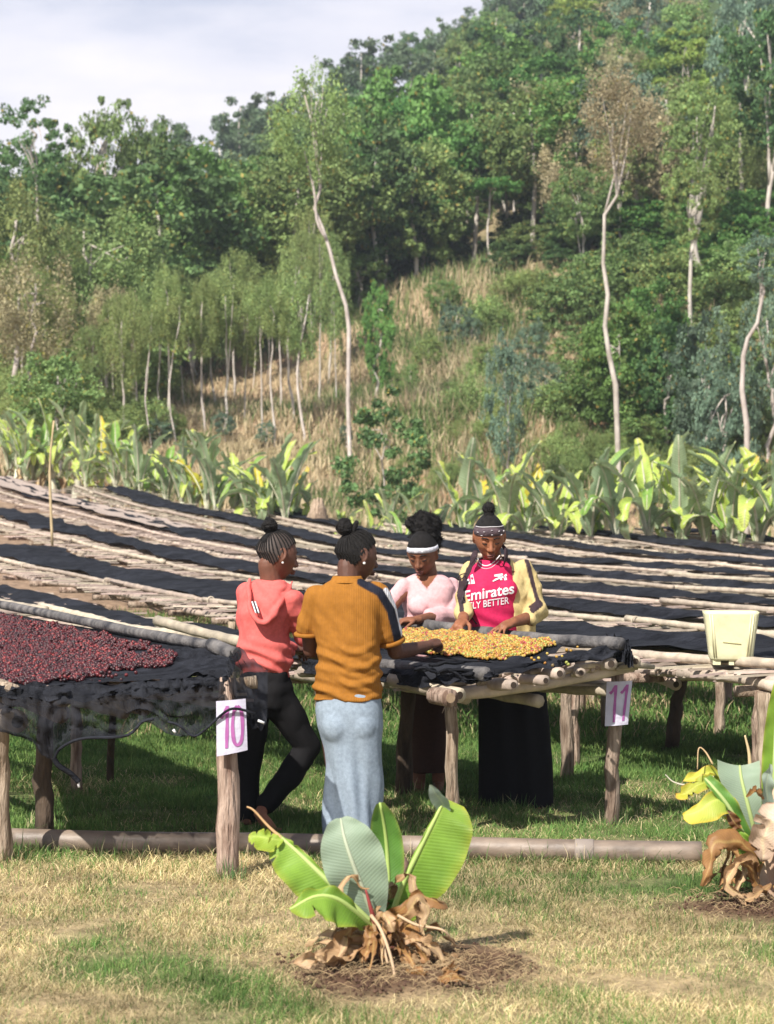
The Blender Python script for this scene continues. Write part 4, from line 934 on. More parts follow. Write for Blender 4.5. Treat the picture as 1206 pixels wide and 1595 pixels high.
# =================================================== person in the mustard polo shirt
def person_polo():
    Y = 9.68; root = empty('person', (A(550, 1316, Y).x, Y, 0), 'woman seen from behind in ribbed mustard polo shirt and long grey blue skirt', 'person')
    sk = (.105, .048, .032); lat = Vector((.985, -.17, 0)); fw = Vector((.17, .985, 0))
    C = A(556, 866, Y+.04); M = basis((.88, .47, -.20), 0); s = 1.09; mb = MB(); head(mb, C, M, s)
    mb.limb([C+Vector((-.045, -.028, -.05)), A(543, 908, Y+.0), A(541, 930, Y)], [.053, .056, .08])
    sl = A(492, 930, Y+.02); sr = A(590, 925, Y-.02); el = A(484, 1013, Y+.10); er = A(616, 1015, Y+.10)
    wl = A(520, 1026, Y+.50); wr = A(668, 1005, Y+.30)
    mb.loft([(A(542, 1130, Y), .155, .12), (A(543, 1080, Y), .15, .11), (A(543, 1010, Y), .12, .095), (A(542, 955, Y), .14, .1), (A(541, 925, Y), .15, .075), (A(541, 905, Y), .05, .05)], lat)
    mb.limb([sl, A(482, 975, Y+.04), el], [.05, .046, .039]); mb.limb([el, wl], [.040, .027]); hand(mb, wl, wl-el, (0, 0, -1), 1, .5)
    mb.limb([sr, A(606, 972, Y+.02), er], [.052, .047, .040]); mb.limb([er, A(640, 1012, Y+.20), wr], [.041, .038, .026]); hand(mb, wr-Vector((.005, 0, 0)), (wr-er)+Vector((0, 0, .02)), (.1, .4, -1), 1, 1.05, 0, .95)
    hl = A(522, 1130, Y); hr = A(566, 1130, Y)
    for h, x in ((hl, 528), (hr, 572)): mb.limb([h, A(x, 1225, Y), A(x, 1300, Y)], [.08, .052, .035]); foot(mb, A(x, 1300, Y), Vector((A(x, 0, Y).x+.02, Y+.18, .02)))
    finish_skin(mb, root, sk); face_parts(root, C, M, s, True)
    cap_mesh(C, M, s, hairline, 1.045).build('hair', HAIR, root); bd = (.05, -.62, .78); braids(root, C, M, s, bd, 19, .0054)
    bc = C+(M@hp(Vector(bd).normalized(), 1.25))*s; bun(root, bc+Vector((-.012, 0, .010)), .040, 3)
    mb = MB(); mb.limb([bc+Vector((.03, 0, -.01)), bc+Vector((.05, 0, .03))], [.016, .012]); mb.build('hair_tail', HAIR, root)
    mb = MB(); mb.ell(C+(M@Vector((.081, .003, -.032)))*s, (.0075,)*3, nu=10, nv=6); mb.build('earring', flat('pearl2', (.85, .83, .8), .2), root)
    z = lambda y: A(0, y, Y).z
    mb = MB(); R_ = [(A(543, 1090, Y), .176, .135), (A(543, 1072, Y), .174, .135), (A(543, 1040, Y), .166, .128), (A(543, 1008, Y), .160, .122), (A(542, 970, Y), .178, .122), (A(541, 940, Y), .186, .110), (A(540, 922, Y), .165, .095), (A(541, 909, Y), .115, .08), (A(541, 901, Y), .07, .07)]
    mb.loft(R_, lat, p=2.5); mb.limb([sl+Vector((.01, 0, -.01)), A(481, 975, Y+.05)], [.076, .072]); mb.limb([sr+Vector((-.01, 0, -.01)), A(605, 985, Y+.04)], [.078, .073])
    sa, sb = np.array(sr), np.array(A(612, 1008, Y+.05))
    def fold(c):
        zz = c[:, 2]; b = np.clip((z(985)-zz)/.12, 0, 1)
        u = c[:, 0]-A(543, 0, Y).x
        f = np.sin(zz*72-np.abs(u)*30+np.sin(u*14)*2.2+.8*sn(c, 5, 3))
        f2 = np.sin(zz*105+u*34+1.5*sn(c, 6, 8))
        return b*(.0085*np.maximum(f, -.2)+.004*f2)+.006*sn(c, 7, 2)-.005*np.abs(sn(c, 10, 7, (1, 1, .6)))+.0035*np.exp(-((zz-z(965))/.05)**2)*np.sin(u*70+zz*50)-np.clip((z(1074)-zz)/.006, 0, 1)*.004
    mu = (.335, .140, .024)
    def paint(c, q):
        u = c[:, 0]; zz = c[:, 2]
        # shoulder stripe running from the collar over the shoulder and down the sleeve
        a = [np.array(A(563, 906, Y-.04)), np.array(A(592, 922, Y-.03)), np.array(A(609, 950, Y+.0)), np.array(A(621, 1000, Y+.02))]
        d = np.minimum.reduce([seg_dist(c[:, [0, 2]], a[i][[0, 2]], a[i+1][[0, 2]])[0] for i in range(3)])
        w1 = np.clip((.024-d)/.005, 0, 1)[:, None]; q = q*(1-w1)+np.array((.018, .020, .032))*w1
        a2 = [p+np.array((.030, 0, .010)) for p in a[1:]]
        d2 = np.minimum.reduce([seg_dist(c[:, [0, 2]], a2[i][[0, 2]], a2[i+1][[0, 2]])[0] for i in range(2)])
        w = (np.clip((.014-d2)/.005, 0, 1)*np.clip((d-.018)/.004, 0, 1))[:, None]; return q*(1-w)+np.array((.74, .74, .76))*w
    # fine vertical ribs
    rib = mat('ribbed_knit', (.88, 1.06), rough=.85, attr=True, scale=40, spec=.12)
    nt = rib.node_tree; b = nt.nodes['Principled BSDF']; wv = nt.nodes.new('ShaderNodeTexWave'); tcn = nt.nodes.new('ShaderNodeTexCoord'); wv.inputs['Scale'].default_value = 36; wv.inputs['Distortion'].default_value = .6; wv.inputs['Detail'].default_value = 1
    nt.links.new(tcn.outputs['Object'], wv.inputs['Vector']); bp = nt.nodes.new('ShaderNodeBump'); bp.inputs['Strength'].default_value = .35; bp.inputs['Distance'].default_value = .004; nt.links.new(wv.outputs['Fac'], bp.inputs['Height']); nt.links.new(bp.outputs[0], b.inputs['Normal'])
    cloth(mb, root, 'polo_shirt', mu, .0068, 3, fold, paint, rib)
    for e0, e1, nm in ((A(480, 985, Y+.055), A(480, 991, Y+.057), 'l'), (A(609, 996, Y+.055), A(610.5, 1002, Y+.06), 'r')):
        mb = MB(); mb.tube([e0, e0.lerp(e1, .3), e0.lerp(e1, .7), e1], [.069, .0722, .0722, .069], 24); me = mb.mesh('cuff'); set_col(me, np.tile(np.array(mu)*.95, (len(me.vertices), 1))); at_world(link('cuff', me, KNIT), root)
    mb = MB(); cc = A(541, 903, Y); rg = []
    for (dz, r) in ((-.014, .088), (0, .078), (.016, .070), (.020, .066), (.010, .064)): rg.append((cc+Vector((0, .0, dz)), r*1.05, r))
    mb.loft(rg, lat, p=2, cap=False); me = mb.mesh('collar'); set_col(me, np.tile(np.array(mu), (len(me.vertices), 1))); at_world(link('collar', me, KNIT), root)
    # long skirt
    mb = MB(); R_ = [(A(550, 1308, Y), .140, .135), (A(550, 1240, Y), .139, .130), (A(549, 1190, Y), .140, .125), (A(548, 1160, Y), .150, .128), (A(545, 1130, Y), .169, .138), (A(543, 1105, Y), .172, .138), (A(543, 1078, Y), .160, .122)]
    rings = []; Rr = R_[::-1]
    mb.loft(R_, lat, p=2.3); mb.ell(A(525, 1130, Y-.055), (.085, .095, .10)); mb.ell(A(563, 1130, Y-.055), (.085, .095, .10))
    def fold2(c):
        zz = c[:, 2]; b = np.clip((z(1130)-zz)/.3, 0, 1); u = c[:, 0]-A(548, 0, Y).x
        dia = np.sin((u*38)+zz*9+1.2*sn(c, 3, 2, (1, 1, .3)))
        return b*.013*dia+.004*sn(c, 7, 4, (1, 1, .5))+b*.006*np.sin(u*85+zz*4)
    cloth(mb, root, 'long_skirt', (.30, .365, .44), .009, 9, fold2, None, mat('skirt_knit', (.86, 1.1), rough=.9, attr=True, scale=55, bump=.4, bscale=330, spec=.1))
person_polo()

# =================================================== person in the pale pink top
def person_pink():
    Y = 11.72; root = empty('person', (A(668, 1235, Y).x, Y, 0), 'woman in pale pink V neck top with white headband and high black afro puff', 'person')
    sk = (.22, .090, .048); lat = Vector((-.97, .22, 0)); fw = Vector((-.22, -.97, 0))
    C = A(659, 862, Y-.05); M = basis((-.30, -.85, -.46), 0); s = 1.13; mb = MB(); head(mb, C, M, s)
    mb.limb([C+Vector((.02, .05, -.04)), A(668, 897, Y+.01), A(667, 915, Y+.02)], [.052, .056, .085])
    sl = A(706, 905, Y+.04); sr = A(625, 908, Y-.03); er = A(597, 962, Y-.16); el = A(700, 962, Y-.08); wr = A(608, 972, Y-.42); wl = A(648, 966, Y-.36)
    mb.loft([(A(668, 1075, Y), .16, .12), (A(668, 1000, Y), .125, .10), (A(666, 940, Y), .14, .10), (A(666, 912, Y), .15, .075), (A(667, 900, Y), .05, .05)], lat)
    mb.limb([sr+Vector((.03, 0, -.04)), er], [.034, .034]); mb.limb([er, wr], [.036, .027]); hand(mb, wr, wr-er, (0, .2, -1), 1, .7)
    mb.limb([sl+Vector((-.03, 0, -.04)), el], [.034, .038]); mb.limb([el, A(672, 962, Y-.22), wl], [.042, .036, .027]); hand(mb, wl, (-1, -.25, -.12), (0, -.3, -1), 1, .75, .05)
    for x in (653, 683): mb.limb([A(x, 1080, Y), A(x, 1160, Y), A(x, 1222, Y)], [.075, .055, .036]); foot(mb, A(x, 1222, Y), A(x, 1236, Y-.18))
    finish_skin(mb, root, sk); face_parts(root, C, M, s)
    up = lambda dy: float(np.interp(dy, [-1, -.3, .1, .4, 1], [-.45, -.2, .2, .42, .60]))
    cap_mesh(C, M, s, up, 1.10).build('hair', HAIR, root)
    # headband
    def band(lo, hi, name, m, sc=1.085, root=root, C=C, M=M, s=s, tiltf=.10):
        n = 64; vs = []
        for i in range(n):
            th = 2*math.pi*i/n
            for j, e in enumerate((lo-.02, lo, (lo+hi)/2, hi, hi+.02)):
                ez = e+tiltf*math.sin(th); cz = math.sqrt(max(0, 1-ez*ez)); k = (1.0, sc, sc+.01, sc, 1.0)[j]; vs.append(C+(M@hp((cz*math.cos(th), cz*math.sin(th), ez), k))*s)
        mb = MB(); mb.add(vs, [(i*5+j, ((i+1) % n)*5+j, ((i+1) % n)*5+j+1, i*5+j+1) for i in range(n) for j in range(4)]); return mb.build(name, m, root)
    WB = mat('white_knit', (.78, .78, .82), (.60, .60, .66), scale=50, rough=.9, bump=1.5, bscale=120, stretch=(1, 1, .3))
    band(.17, .36, 'headband', WB, 1.10, tiltf=.23)
    # fuzzy puff
    pc = A(660, 814, Y+.02); mb = MB(); mb.ell(pc, (.098, .092, .062), nu=28, nv=18); mb.limb([A(664, 842, Y), A(663, 822, Y)], [.088, .085]); me = remesh(mb, .009, 2, .5, 'afro'); c = coords(me)
    push(me, .011*sn(c, 26, 3)+.008*sn(c, 60, 5)); c = coords(me); nn = vnormals(me)
    at_world(link('afro_puff', me, HAIR), root)
    rs = np.random.RandomState(3); idx = rs.choice(len(c), 9000); B = c[idx]; N_ = nn[idx]; T = rs.normal(size=B.shape); T /= np.linalg.norm(T, axis=1)[:, None]; tip = B+N_*rs.uniform(.004, .014, (len(B), 1))+T*.007
    Sd = np.cross(T, N_)*.0012; Vv = np.stack([B-Sd, B+Sd, tip+Sd*.4, tip-Sd*.4], 1).reshape(-1, 3); q = np.arange(len(B))[:, None]*4+np.array([0, 1, 2, 3])
    at_world(link('hair_wisps', fast_mesh('hair_wisps', Vv, q), HAIR), root).__setitem__('kind', 'stuff')
    z = lambda y: A(0, y, Y).z
    mb = MB(); R_ = [(A(668, 1020, Y), .158, .12), (A(668, 985, Y), .148, .115), (A(667, 955, Y), .150, .115), (A(666, 930, Y), .168, .115), (A(666, 914, Y), .170, .10), (A(666, 902, Y), .14, .085), (A(667, 895, Y), .085, .07)]
    mb.loft(R_, lat); mb.ell(A(653, 944, Y-.085), (.070, .055, .062)); mb.ell(A(684, 944, Y-.065), (.070, .055, .062))
    mb.limb([sr+Vector((.015, 0, -.022)), A(609, 938, Y-.09), er], [.052, .053, .050]); mb.limb([er, A(603, 968, Y-.3)], [.055, .046])
    mb.limb([sl+Vector((-.015, 0, -.025)), A(706, 936, Y-.02), el], [.056, .057, .058]); mb.limb([el, A(671, 961, Y-.2)], [.060, .052])
    pk = (.68, .41, .42)
    def fold(c):
        zz = c[:, 2]; return .0045*sn(c, 9, 1)+np.clip((z(935)-zz)/.1, 0, 1)*.005*np.sin(zz*75+c[:, 0]*40+sn(c, 6, 2)*1.5)+.003*np.abs(sn(c, 17, 5))
    def paint(c, q):     # V neckline shows skin
        u = c[:, 0]-A(664, 0, Y).x; zv = z(918)+np.abs(u)*1.25; m = (c[:, 2] > zv) & (c[:, 1] < Y-.02) & (np.abs(u) < .075); q[m] = sk
        e = (np.abs(c[:, 2]-zv) < .007) & (c[:, 1] < Y-.02) & (np.abs(u) < .08); q[e] = np.array(pk)*.92; return q
    cloth(mb, root, 'pink_top', pk, .007, 3, fold, paint, JERSEY)
    mb = MB(); mb.loft([(A(671, 1202, Y), .110, .12), (A(669, 1160, Y), .108, .115), (A(668, 1110, Y), .125, .125), (A(668, 1070, Y), .142, .13), (A(668, 1010, Y), .135, .115)], lat)
    cloth(mb, root, 'brown_skirt', (.060, .030, .022), .011, 4, lambda c: .008*sn(c, 6, 3, (1, 1, .3)), None, DENSE)
    return band
band = person_pink()

# =================================================== person in the yellow jacket
def person_jacket():
    Y = 11.08; root = empty('person', (A(800, 1262, Y).x, Y, 0), 'woman in yellow track jacket over magenta football jersey with dark patterned headband', 'person')
    sk = (.27, .105, .052); lat = Vector((-.995, -.10, 0)); fw = Vector((.02, -1, 0))
    C = A(762, 836, Y-.05); M = basis((.06, -.88, -.42), .03); s = 1.12; mb = MB(); head(mb, C, M, s)
    mb.limb([C+Vector((0, .05, -.04)), A(768, 872, Y+.01), A(770, 890, Y+.03)], [.053, .056, .09])
    sr = A(735, 886, Y-.01); sl = A(816, 886, Y+.02); er = A(722, 948, Y-.04); el = A(838, 952, Y-.03); wr = A(722, 966, Y-.30); wl = A(800, 969, Y-.33)
    mb.loft([(A(790, 1060, Y), .17, .13), (A(780, 990, Y), .135, .11), (A(774, 930, Y), .15, .11), (A(772, 890, Y), .155, .085), (A(770, 874, Y), .05, .05)], lat)
    mb.limb([sr+Vector((.02, 0, -.03)), er], [.036, .038]); mb.limb([er, wr], [.040, .029]); hand(mb, wr+Vector((-.005, 0, 0)), (-.35, -.75, -.35), (.5, .6, -.6), 1, .85, .0, 1.05, None)
    mb.limb([sl+Vector((-.02, 0, -.05)), el], [.034, .036]); mb.limb([el, A(825, 962, Y-.18), wl], [.043, .038, .029]); hand(mb, wl, (-.82, -.62, -.30), (0, 0, -1), -1, .32, .22, 1.05, (.25, .32, .4, .5))
    for x in (775, 830): mb.limb([A(x, 1070, Y), A(x, 1170, Y), A(x, 1250, Y)], [.08, .055, .036]); foot(mb, A(x, 1256, Y), A(x+12, 1270, Y-.20))
    finish_skin(mb, root, sk, tint=lambda c, q: q); face_parts(root, C, M, s)
    up = lambda dy: float(np.interp(dy, [-1, -.3, .1, .4, 1], [-.45, -.2, .2, .42, .55]))
    cap_mesh(C, M, s, up, 1.055).build('hair', HAIR, root)
    bc = C+(M@hp(Vector((.0, -.25, .95)).normalized(), 1.14))*s; bun(root, bc+Vector((0, 0, .018)), .034, 5); mb = MB(); mb.limb([bc-Vector((0, 0, .03)), bc+Vector((0, 0, .01))], [.034, .026]); mb.build('bun_base', HAIR, root)
    HB = mat('brown_band', (.11, .075, .085), (.065, .045, .055), scale=30, rough=.7, bump=.5); WH = flat('pale_print', (.62, .58, .60))
    band(.19, .51, 'headband', HB, 1.08, root, C, M, s, .2)
    mb = MB(); P = []
    for i in range(60): th = R(8+164*i/59); ez = .505+.2*math.sin(th); cz = math.sqrt(max(0, 1-ez*ez)); P.append(C+(M@hp((cz*math.cos(th), cz*math.sin(th), ez), 1.10))*s)
    mb.tube(P, .0028, 5); mb.build('band_edging', WH, root)
    for th, e, w in ((90, .52, .011), (58, .48, .011), (122, .48, .011), (30, .45, .009), (150, .45, .009), (90, .36, .013), (50, .34, .008), (130, .33, .008)):
        ez = e-.14+.2*math.sin(R(th)); cz = math.sqrt(1-ez*ez); p = C+(M@hp((cz*math.cos(R(th)), cz*math.sin(R(th)), ez), 1.098))*s
        q = C+(M@hp((cz*math.cos(R(th+6)), cz*math.sin(R(th+6)), ez+.01), 1.098))*s; mb = MB(); mb.tube([p, q], [(.0055, .002), (.0045, .002)], 6); mb.build('band_mark', WH, root)
    z = lambda y: A(0, y, Y).z
    # jersey
    mb = MB(); R_ = [(A(780, 1010, Y-.01), .150, .125), (A(774, 985, Y-.01), .148, .125), (A(768, 955, Y-.015), .152, .130), (A(764, 925, Y-.02), .158, .136), (A(764, 900, Y-.01), .152, .118), (A(766, 882, Y-.005), .125, .095), (A(768, 872, Y), .078, .074)]
    mb.loft(R_, lat, p=2.2); mb.ell(A(756, 918, Y-.10), (.062, .05, .06)); mb.ell(A(790, 918, Y-.10), (.062, .05, .06))
    mg = (.56, .022, .095)
    jo = cloth(mb, root, 'football_jersey', mg, .0068, 8, lambda c: .0035*sn(c, 8, 4)+np.clip((z(940)-c[:, 2])/.1, 0, 1)*.006*np.sin(c[:, 2]*60+c[:, 0]*30+sn(c, 5, 2)), None, garment_mat('jersey_cloth', rough=.6))
    vs = [tuple(v.co) for v in jo.data.vertices]; bv = BVHTree.FromPolygons(vs, [tuple(p.vertices) for p in jo.data.polygons])
    def proj(x, y, off=.0035):
        o = A(x, y, Y-.6); d = (A(x, y, Y)-o).normalized(); h = bv.ray_cast(o, d)
        return (h[0]-d*off) if h[0] else A(x, y, Y-.13)
    WT = flat('white_print', (.80, .78, .80), .6)
    mb = MB(); mb.tube([proj(x, y, .001) for x, y in spline2([(744, 869), (747, 876), (754, 881), (763, 880), (772, 873), (779, 865)], 22)], .0036, 6); mb.build('neckline', WT, root)
    mb = MB(); mb.tube([proj(x, y, .001) for x, y in spline2([(741, 871), (745, 880), (754, 885.5), (765, 884), (775, 876), (781, 869)], 22)], .0016, 6); mb.build('neckline', WT, root)
    def lettering(txt, x0, x1, yb, h, tilt, name, bold=.02, shear=0):
        cu = bpy.data.curves.new('t', 'FONT'); cu.body = txt; cu.offset = bold; cu.shear = shear; to = bpy.data.objects.new('t', cu); col.objects.link(to)
        dg = bpy.context.evaluated_depsgraph_get(); dg.update(); me = bpy.data.meshes.new_from_object(to.evaluated_get(dg)); bpy.data.objects.remove(to)
        bm = bmesh.new(); bm.from_mesh(me); bmesh.ops.triangulate(bm, faces=bm.faces[:]); bmesh.ops.subdivide_edges(bm, edges=[e for e in bm.edges if e.calc_length() > .07], cuts=2, use_grid_fill=False); bmesh.ops.triangulate(bm, faces=bm.faces[:])
        xs = [v.co.x for v in bm.verts]; ys = [v.co.y for v in bm.verts]; a, b, t = min(xs), max(xs), max(ys)
        for v in bm.verts:
            u = (v.co.x-a)/(b-a); w = v.co.y/t; v.co = proj(x0+(x1-x0)*u, yb-h*w-tilt*u, .0045)
        bm.to_mesh(me); bm.free(); me.name = name; me.materials.clear(); at_world(link(name, me, WT), root)
    lettering('Emirates', 723, 801, 937, 16.5, 13, 'lettering', .018)
    lettering('FLY BETTER', 731, 793, 949, 10.5, 9, 'lettering', .01)
    def patch(polys, name):
        mb = MB()
        for pl in polys:
            n = len(pl); mb.add([proj(x, y, .0045) for x, y in pl], [tuple(range(n))])
        mb.build(name, WT, root, False)
    patch([[(733, 896), (736.5, 894), (740, 909), (734, 909.5)], [(727, 903), (730.5, 901), (733, 909.6), (728, 910)], [(723.5, 907), (725.5, 906), (727, 910), (724, 910.3)]], 'emblem')
    patch([[(767, 905), (772, 901), (784, 897), (785, 899.5), (776, 902.5), (768.5, 906)], [(770, 895), (783, 893), (784, 896), (776, 898), (770, 898)], [(776, 898), (779, 897), (783, 903), (780, 904)], [(785, 896), (789, 893.5), (790, 897), (786.5, 899)], [(785, 900), (789, 899), (790, 903), (786, 904)]], 'emblem')
    # open jacket: two halves, a back and sleeves
    ye = (.60, .465, .215)
    dk = (.052, .034, .040)
    mb = MB(); R_ = [(A(790, 1000, Y+.02), .185, .125), (A(785, 970, Y+.02), .180, .125), (A(780, 935, Y+.02), .180, .128), (A(776, 905, Y+.02), .185, .118), (A(774, 888, Y+.02), .165, .10), (A(771, 874, Y+.03), .115, .085), (A(770, 864, Y+.03), .075, .07)]
    mb.loft(R_, lat, p=2.5)
    mb.limb([sr+Vector((.0, 0, -.01)), A(727, 920, Y-.02), er], [.060, .058, .055]); mb.limb([er, A(724, 958, Y-.2)], [.057, .047])
    mb.limb([sl, A(830, 920, Y+.0), el], [.064, .062, .060]); mb.limb([el, A(827, 962, Y-.19)], [.062, .050])
    me = remesh(mb, .007, 3, .5, 'track_jacket'); c = coords(me)
    # cut the front open along the zip edges
    def edges(zz): 
        yp = 820+(1.6-zz)*F/(Y-.1)
        return np.interp(yp, [850, 872, 900, 930, 960, 990, 1010], [740, 738, 728, 719, 722, 738, 745]), np.interp(yp, [850, 870, 900, 930, 960, 990, 1010], [782, 784, 788, 795, 800, 803, 803])
    xp = 603+c[:, 0]*F/c[:, 1]; lo, hi = edges(c[:, 2]); d1, _ = seg_dist(c, er, A(724, 958, Y-.2)); d2, _ = seg_dist(c, el, A(827, 962, Y-.19)); d3, _ = seg_dist(c, sr, er)
    op = (xp > lo) & (xp < hi) & (c[:, 1] < Y+.03) & (d1 > .066) & (d2 > .07) & (d3 > .070) | (c[:, 2] > z(868)) & (c[:, 1] < Y+.06)
    cols = np.tile(np.array(ye), (len(c), 1))
    lap = ((np.abs(xp-hi) < 9) & (c[:, 2] > z(905)) | (np.abs(xp-lo) < 5.5) & (c[:, 2] > z(975)) & (d1 > .05)) & (c[:, 1] < Y+.05); cols[lap] = dk
    cols[(c[:, 2] > z(880)) & (np.abs(xp-770) < 26)] = dk
    a = [np.array(A(822, 872, Y-.05)), np.array(A(829, 900, Y-.06)), np.array(A(839, 938, Y-.09))]
    dd = np.minimum(seg_dist(c[:, [0, 2]], a[0][[0, 2]], a[1][[0, 2]])[0], seg_dist(c[:, [0, 2]], a[1][[0, 2]], a[2][[0, 2]])[0]); w_ = (np.clip((.0165-dd)/.004, 0, 1)*(c[:, 1] < Y+.02))[:, None]; cols = cols*(1-w_)+np.array(dk)*w_
    dd = seg_dist(c[:, [0, 2]], np.array(A(841, 940, Y-.09))[[0, 2]], np.array(A(829, 946, Y-.1))[[0, 2]])[0]; cols[(dd < .021) & (c[:, 1] < Y-.02)] = dk
    dd, _ = seg_dist(c[:, [0, 2]], np.array(A(716, 900, Y))[[0, 2]], np.array(A(717, 950, Y))[[0, 2]]); cols[(dd < .013) & (c[:, 1] < Y+.03)] = dk
    set_col(me, cols); push(me, .0055*sn(c, 9, 3)-.007*np.abs(sn(c, 13, 6))+.005*np.sin(c[:, 2]*60+c[:, 0]*45+sn(c, 5, 1)*2)*np.clip((z(900)-c[:, 2])/.1, 0, 1))
    bm = bmesh.new(); bm.from_mesh(me); bm.verts.ensure_lookup_table(); bmesh.ops.delete(bm, geom=[bm.verts[i] for i in np.nonzero(op)[0]], context='VERTS'); bm.to_mesh(me); bm.free()
    o = link('track_jacket', me, JERSEY); at_world(o, root); sd = o.modifiers.new('thick', 'SOLIDIFY'); sd.thickness = .006; sd.offset = -1
    # folded dark collar wings and the zip line
    for pts, w in (([(783, 848), (789, 857), (788, 868), (785, 880)], (.020, .032, .028, .010)), ([(742, 858), (739, 865), (736, 872), (733, 879)], (.014, .020, .016, .006))):
        mb = MB(); P = [proj(min(max(x, 730), 800), y, .02) for x, y in pts]; P = spline([Vector((A(x, y, p.y).x, p.y if y > 862 else Y-.06, A(x, y, p.y).z)) for (x, y), p in zip(pts, P)], 14)
        ww = np.interp(np.linspace(0, 1, 14), np.linspace(0, 1, len(w)), w); mb.tube(P, [(a, a*.30) for a in ww], 10); me = mb.mesh('jacket_collar'); set_col(me, np.tile(np.array(dk), (len(me.vertices), 1))); at_world(link('jacket_collar', me, KNIT), root)
    mb = MB(); mb.tube([proj(x, y, .012) for x, y in spline2([(729, 905), (721, 930), (721, 945), (731, 957), (743, 972)], 16)], .0045, 6); mb.build('zip', flat('zip_dark', (.03, .025, .03), .4), root)
    mb = MB(); mb.tube([proj(x, y, .02) for x, y in spline2([(727, 893), (718, 895), (713, 900), (718, 902), (726, 896)], 14)], .003, 6); mb.build('drawstring', flat('cord_dark', (.03, .025, .025)), root)
    # wide black skirt
    mb = MB(); mb.loft([(A(802, 1268, Y), .218, .16), (A(802, 1200, Y), .212, .155), (A(799, 1120, Y), .196, .145), (A(796, 1060, Y), .182, .135), (A(788, 1000, Y), .160, .125)], lat)
    cloth(mb, root, 'black_skirt', (.010, .0095, .011), .011, 4, lambda c: .012*sn(c, 5, 3, (1, 1, .2))+.010*np.sin(c[:, 0]*48+c[:, 2]*3), None, DENSE)
def spline2(pts, n): return [(v.x, v.y) for v in spline([Vector((x, y, 0)) for x, y in pts], n)]
person_jacket()
# ------------------------------------------------------------------ big leaved plants
def leaf_mat(name, back, transl=.3, ws=27, lo=.93, hi=1.05):
    m = mat(name, (.82, 1.12), scale=7, rough=.5, attr=True, spec=.35, transl=transl); nt = m.node_tree
    # side veins: fine relief and a slight tone change across the blade, from the leaf's own UVs
    uv = nt.nodes.new('ShaderNodeAttribute'); uv.attribute_name = 'UVMap'; sx = nt.nodes.new('ShaderNodeSeparateXYZ'); nt.links.new(uv.outputs['Vector'], sx.inputs[0])
    ab = nt.nodes.new('ShaderNodeMath'); ab.operation = 'ABSOLUTE'; nt.links.new(sx.outputs[0], ab.inputs[0])
    ml = nt.nodes.new('ShaderNodeMath'); ml.operation = 'MULTIPLY_ADD'; ml.inputs[1].default_value = -.045; nt.links.new(ab.outputs[0], ml.inputs[0]); nt.links.new(sx.outputs[1], ml.inputs[2])
    cb = nt.nodes.new('ShaderNodeCombineXYZ'); nt.links.new(ml.outputs[0], cb.inputs[0])
    wv = nt.nodes.new('ShaderNodeTexWave'); wv.inputs['Scale'].default_value = ws; wv.inputs['Distortion'].default_value = 3.2; wv.inputs['Detail'].default_value = 2; wv.inputs['Detail Scale'].default_value = 2; nt.links.new(cb.outputs[0], wv.inputs['Vector'])
    b = nt.nodes['Principled BSDF']; bp = nt.nodes.new('ShaderNodeBump'); bp.inputs['Strength'].default_value = .24; bp.inputs['Distance'].default_value = .003; nt.links.new(wv.outputs['Fac'], bp.inputs['Height']); nt.links.new(bp.outputs[0], b.inputs['Normal'])
    cl = b.inputs['Base Color'].links[0].from_socket
    ge = nt.nodes.new('ShaderNodeNewGeometry'); mx_ = nt.nodes.new('ShaderNodeMix'); mx_.data_type = 'RGBA'; mx_.inputs[7].default_value = (*back, 1)
    mf = nt.nodes.new('ShaderNodeMath'); mf.operation = 'MULTIPLY'; mf.inputs[1].default_value = .85; nt.links.new(ge.outputs['Backfacing'], mf.inputs[0]); nt.links.new(mf.outputs[0], mx_.inputs[0]); nt.links.new(cl, mx_.inputs[6])
    mu = nt.nodes.new('ShaderNodeMix'); mu.data_type = 'RGBA'; mu.blend_type = 'MULTIPLY'; mu.inputs[0].default_value = 1; cr = nt.nodes.new('ShaderNodeMapRange'); cr.inputs['To Min'].default_value = lo; cr.inputs['To Max'].default_value = hi
    nt.links.new(wv.outputs['Fac'], cr.inputs[0]); nt.links.new(mx_.outputs[2], mu.inputs[6]); nt.links.new(cr.outputs[0], mu.inputs[7]); nt.links.new(mu.outputs[2], b.inputs['Base Color'])
    for n in nt.nodes:
        if n.type == 'BSDF_TRANSLUCENT': nt.links.new(mu.outputs[2], n.inputs['Color'])
    return m
LEAF = leaf_mat('green_leaf', (.34, .42, .33)); DRYLEAF = leaf_mat('withered_leaf', (.30, .18, .09), .15)
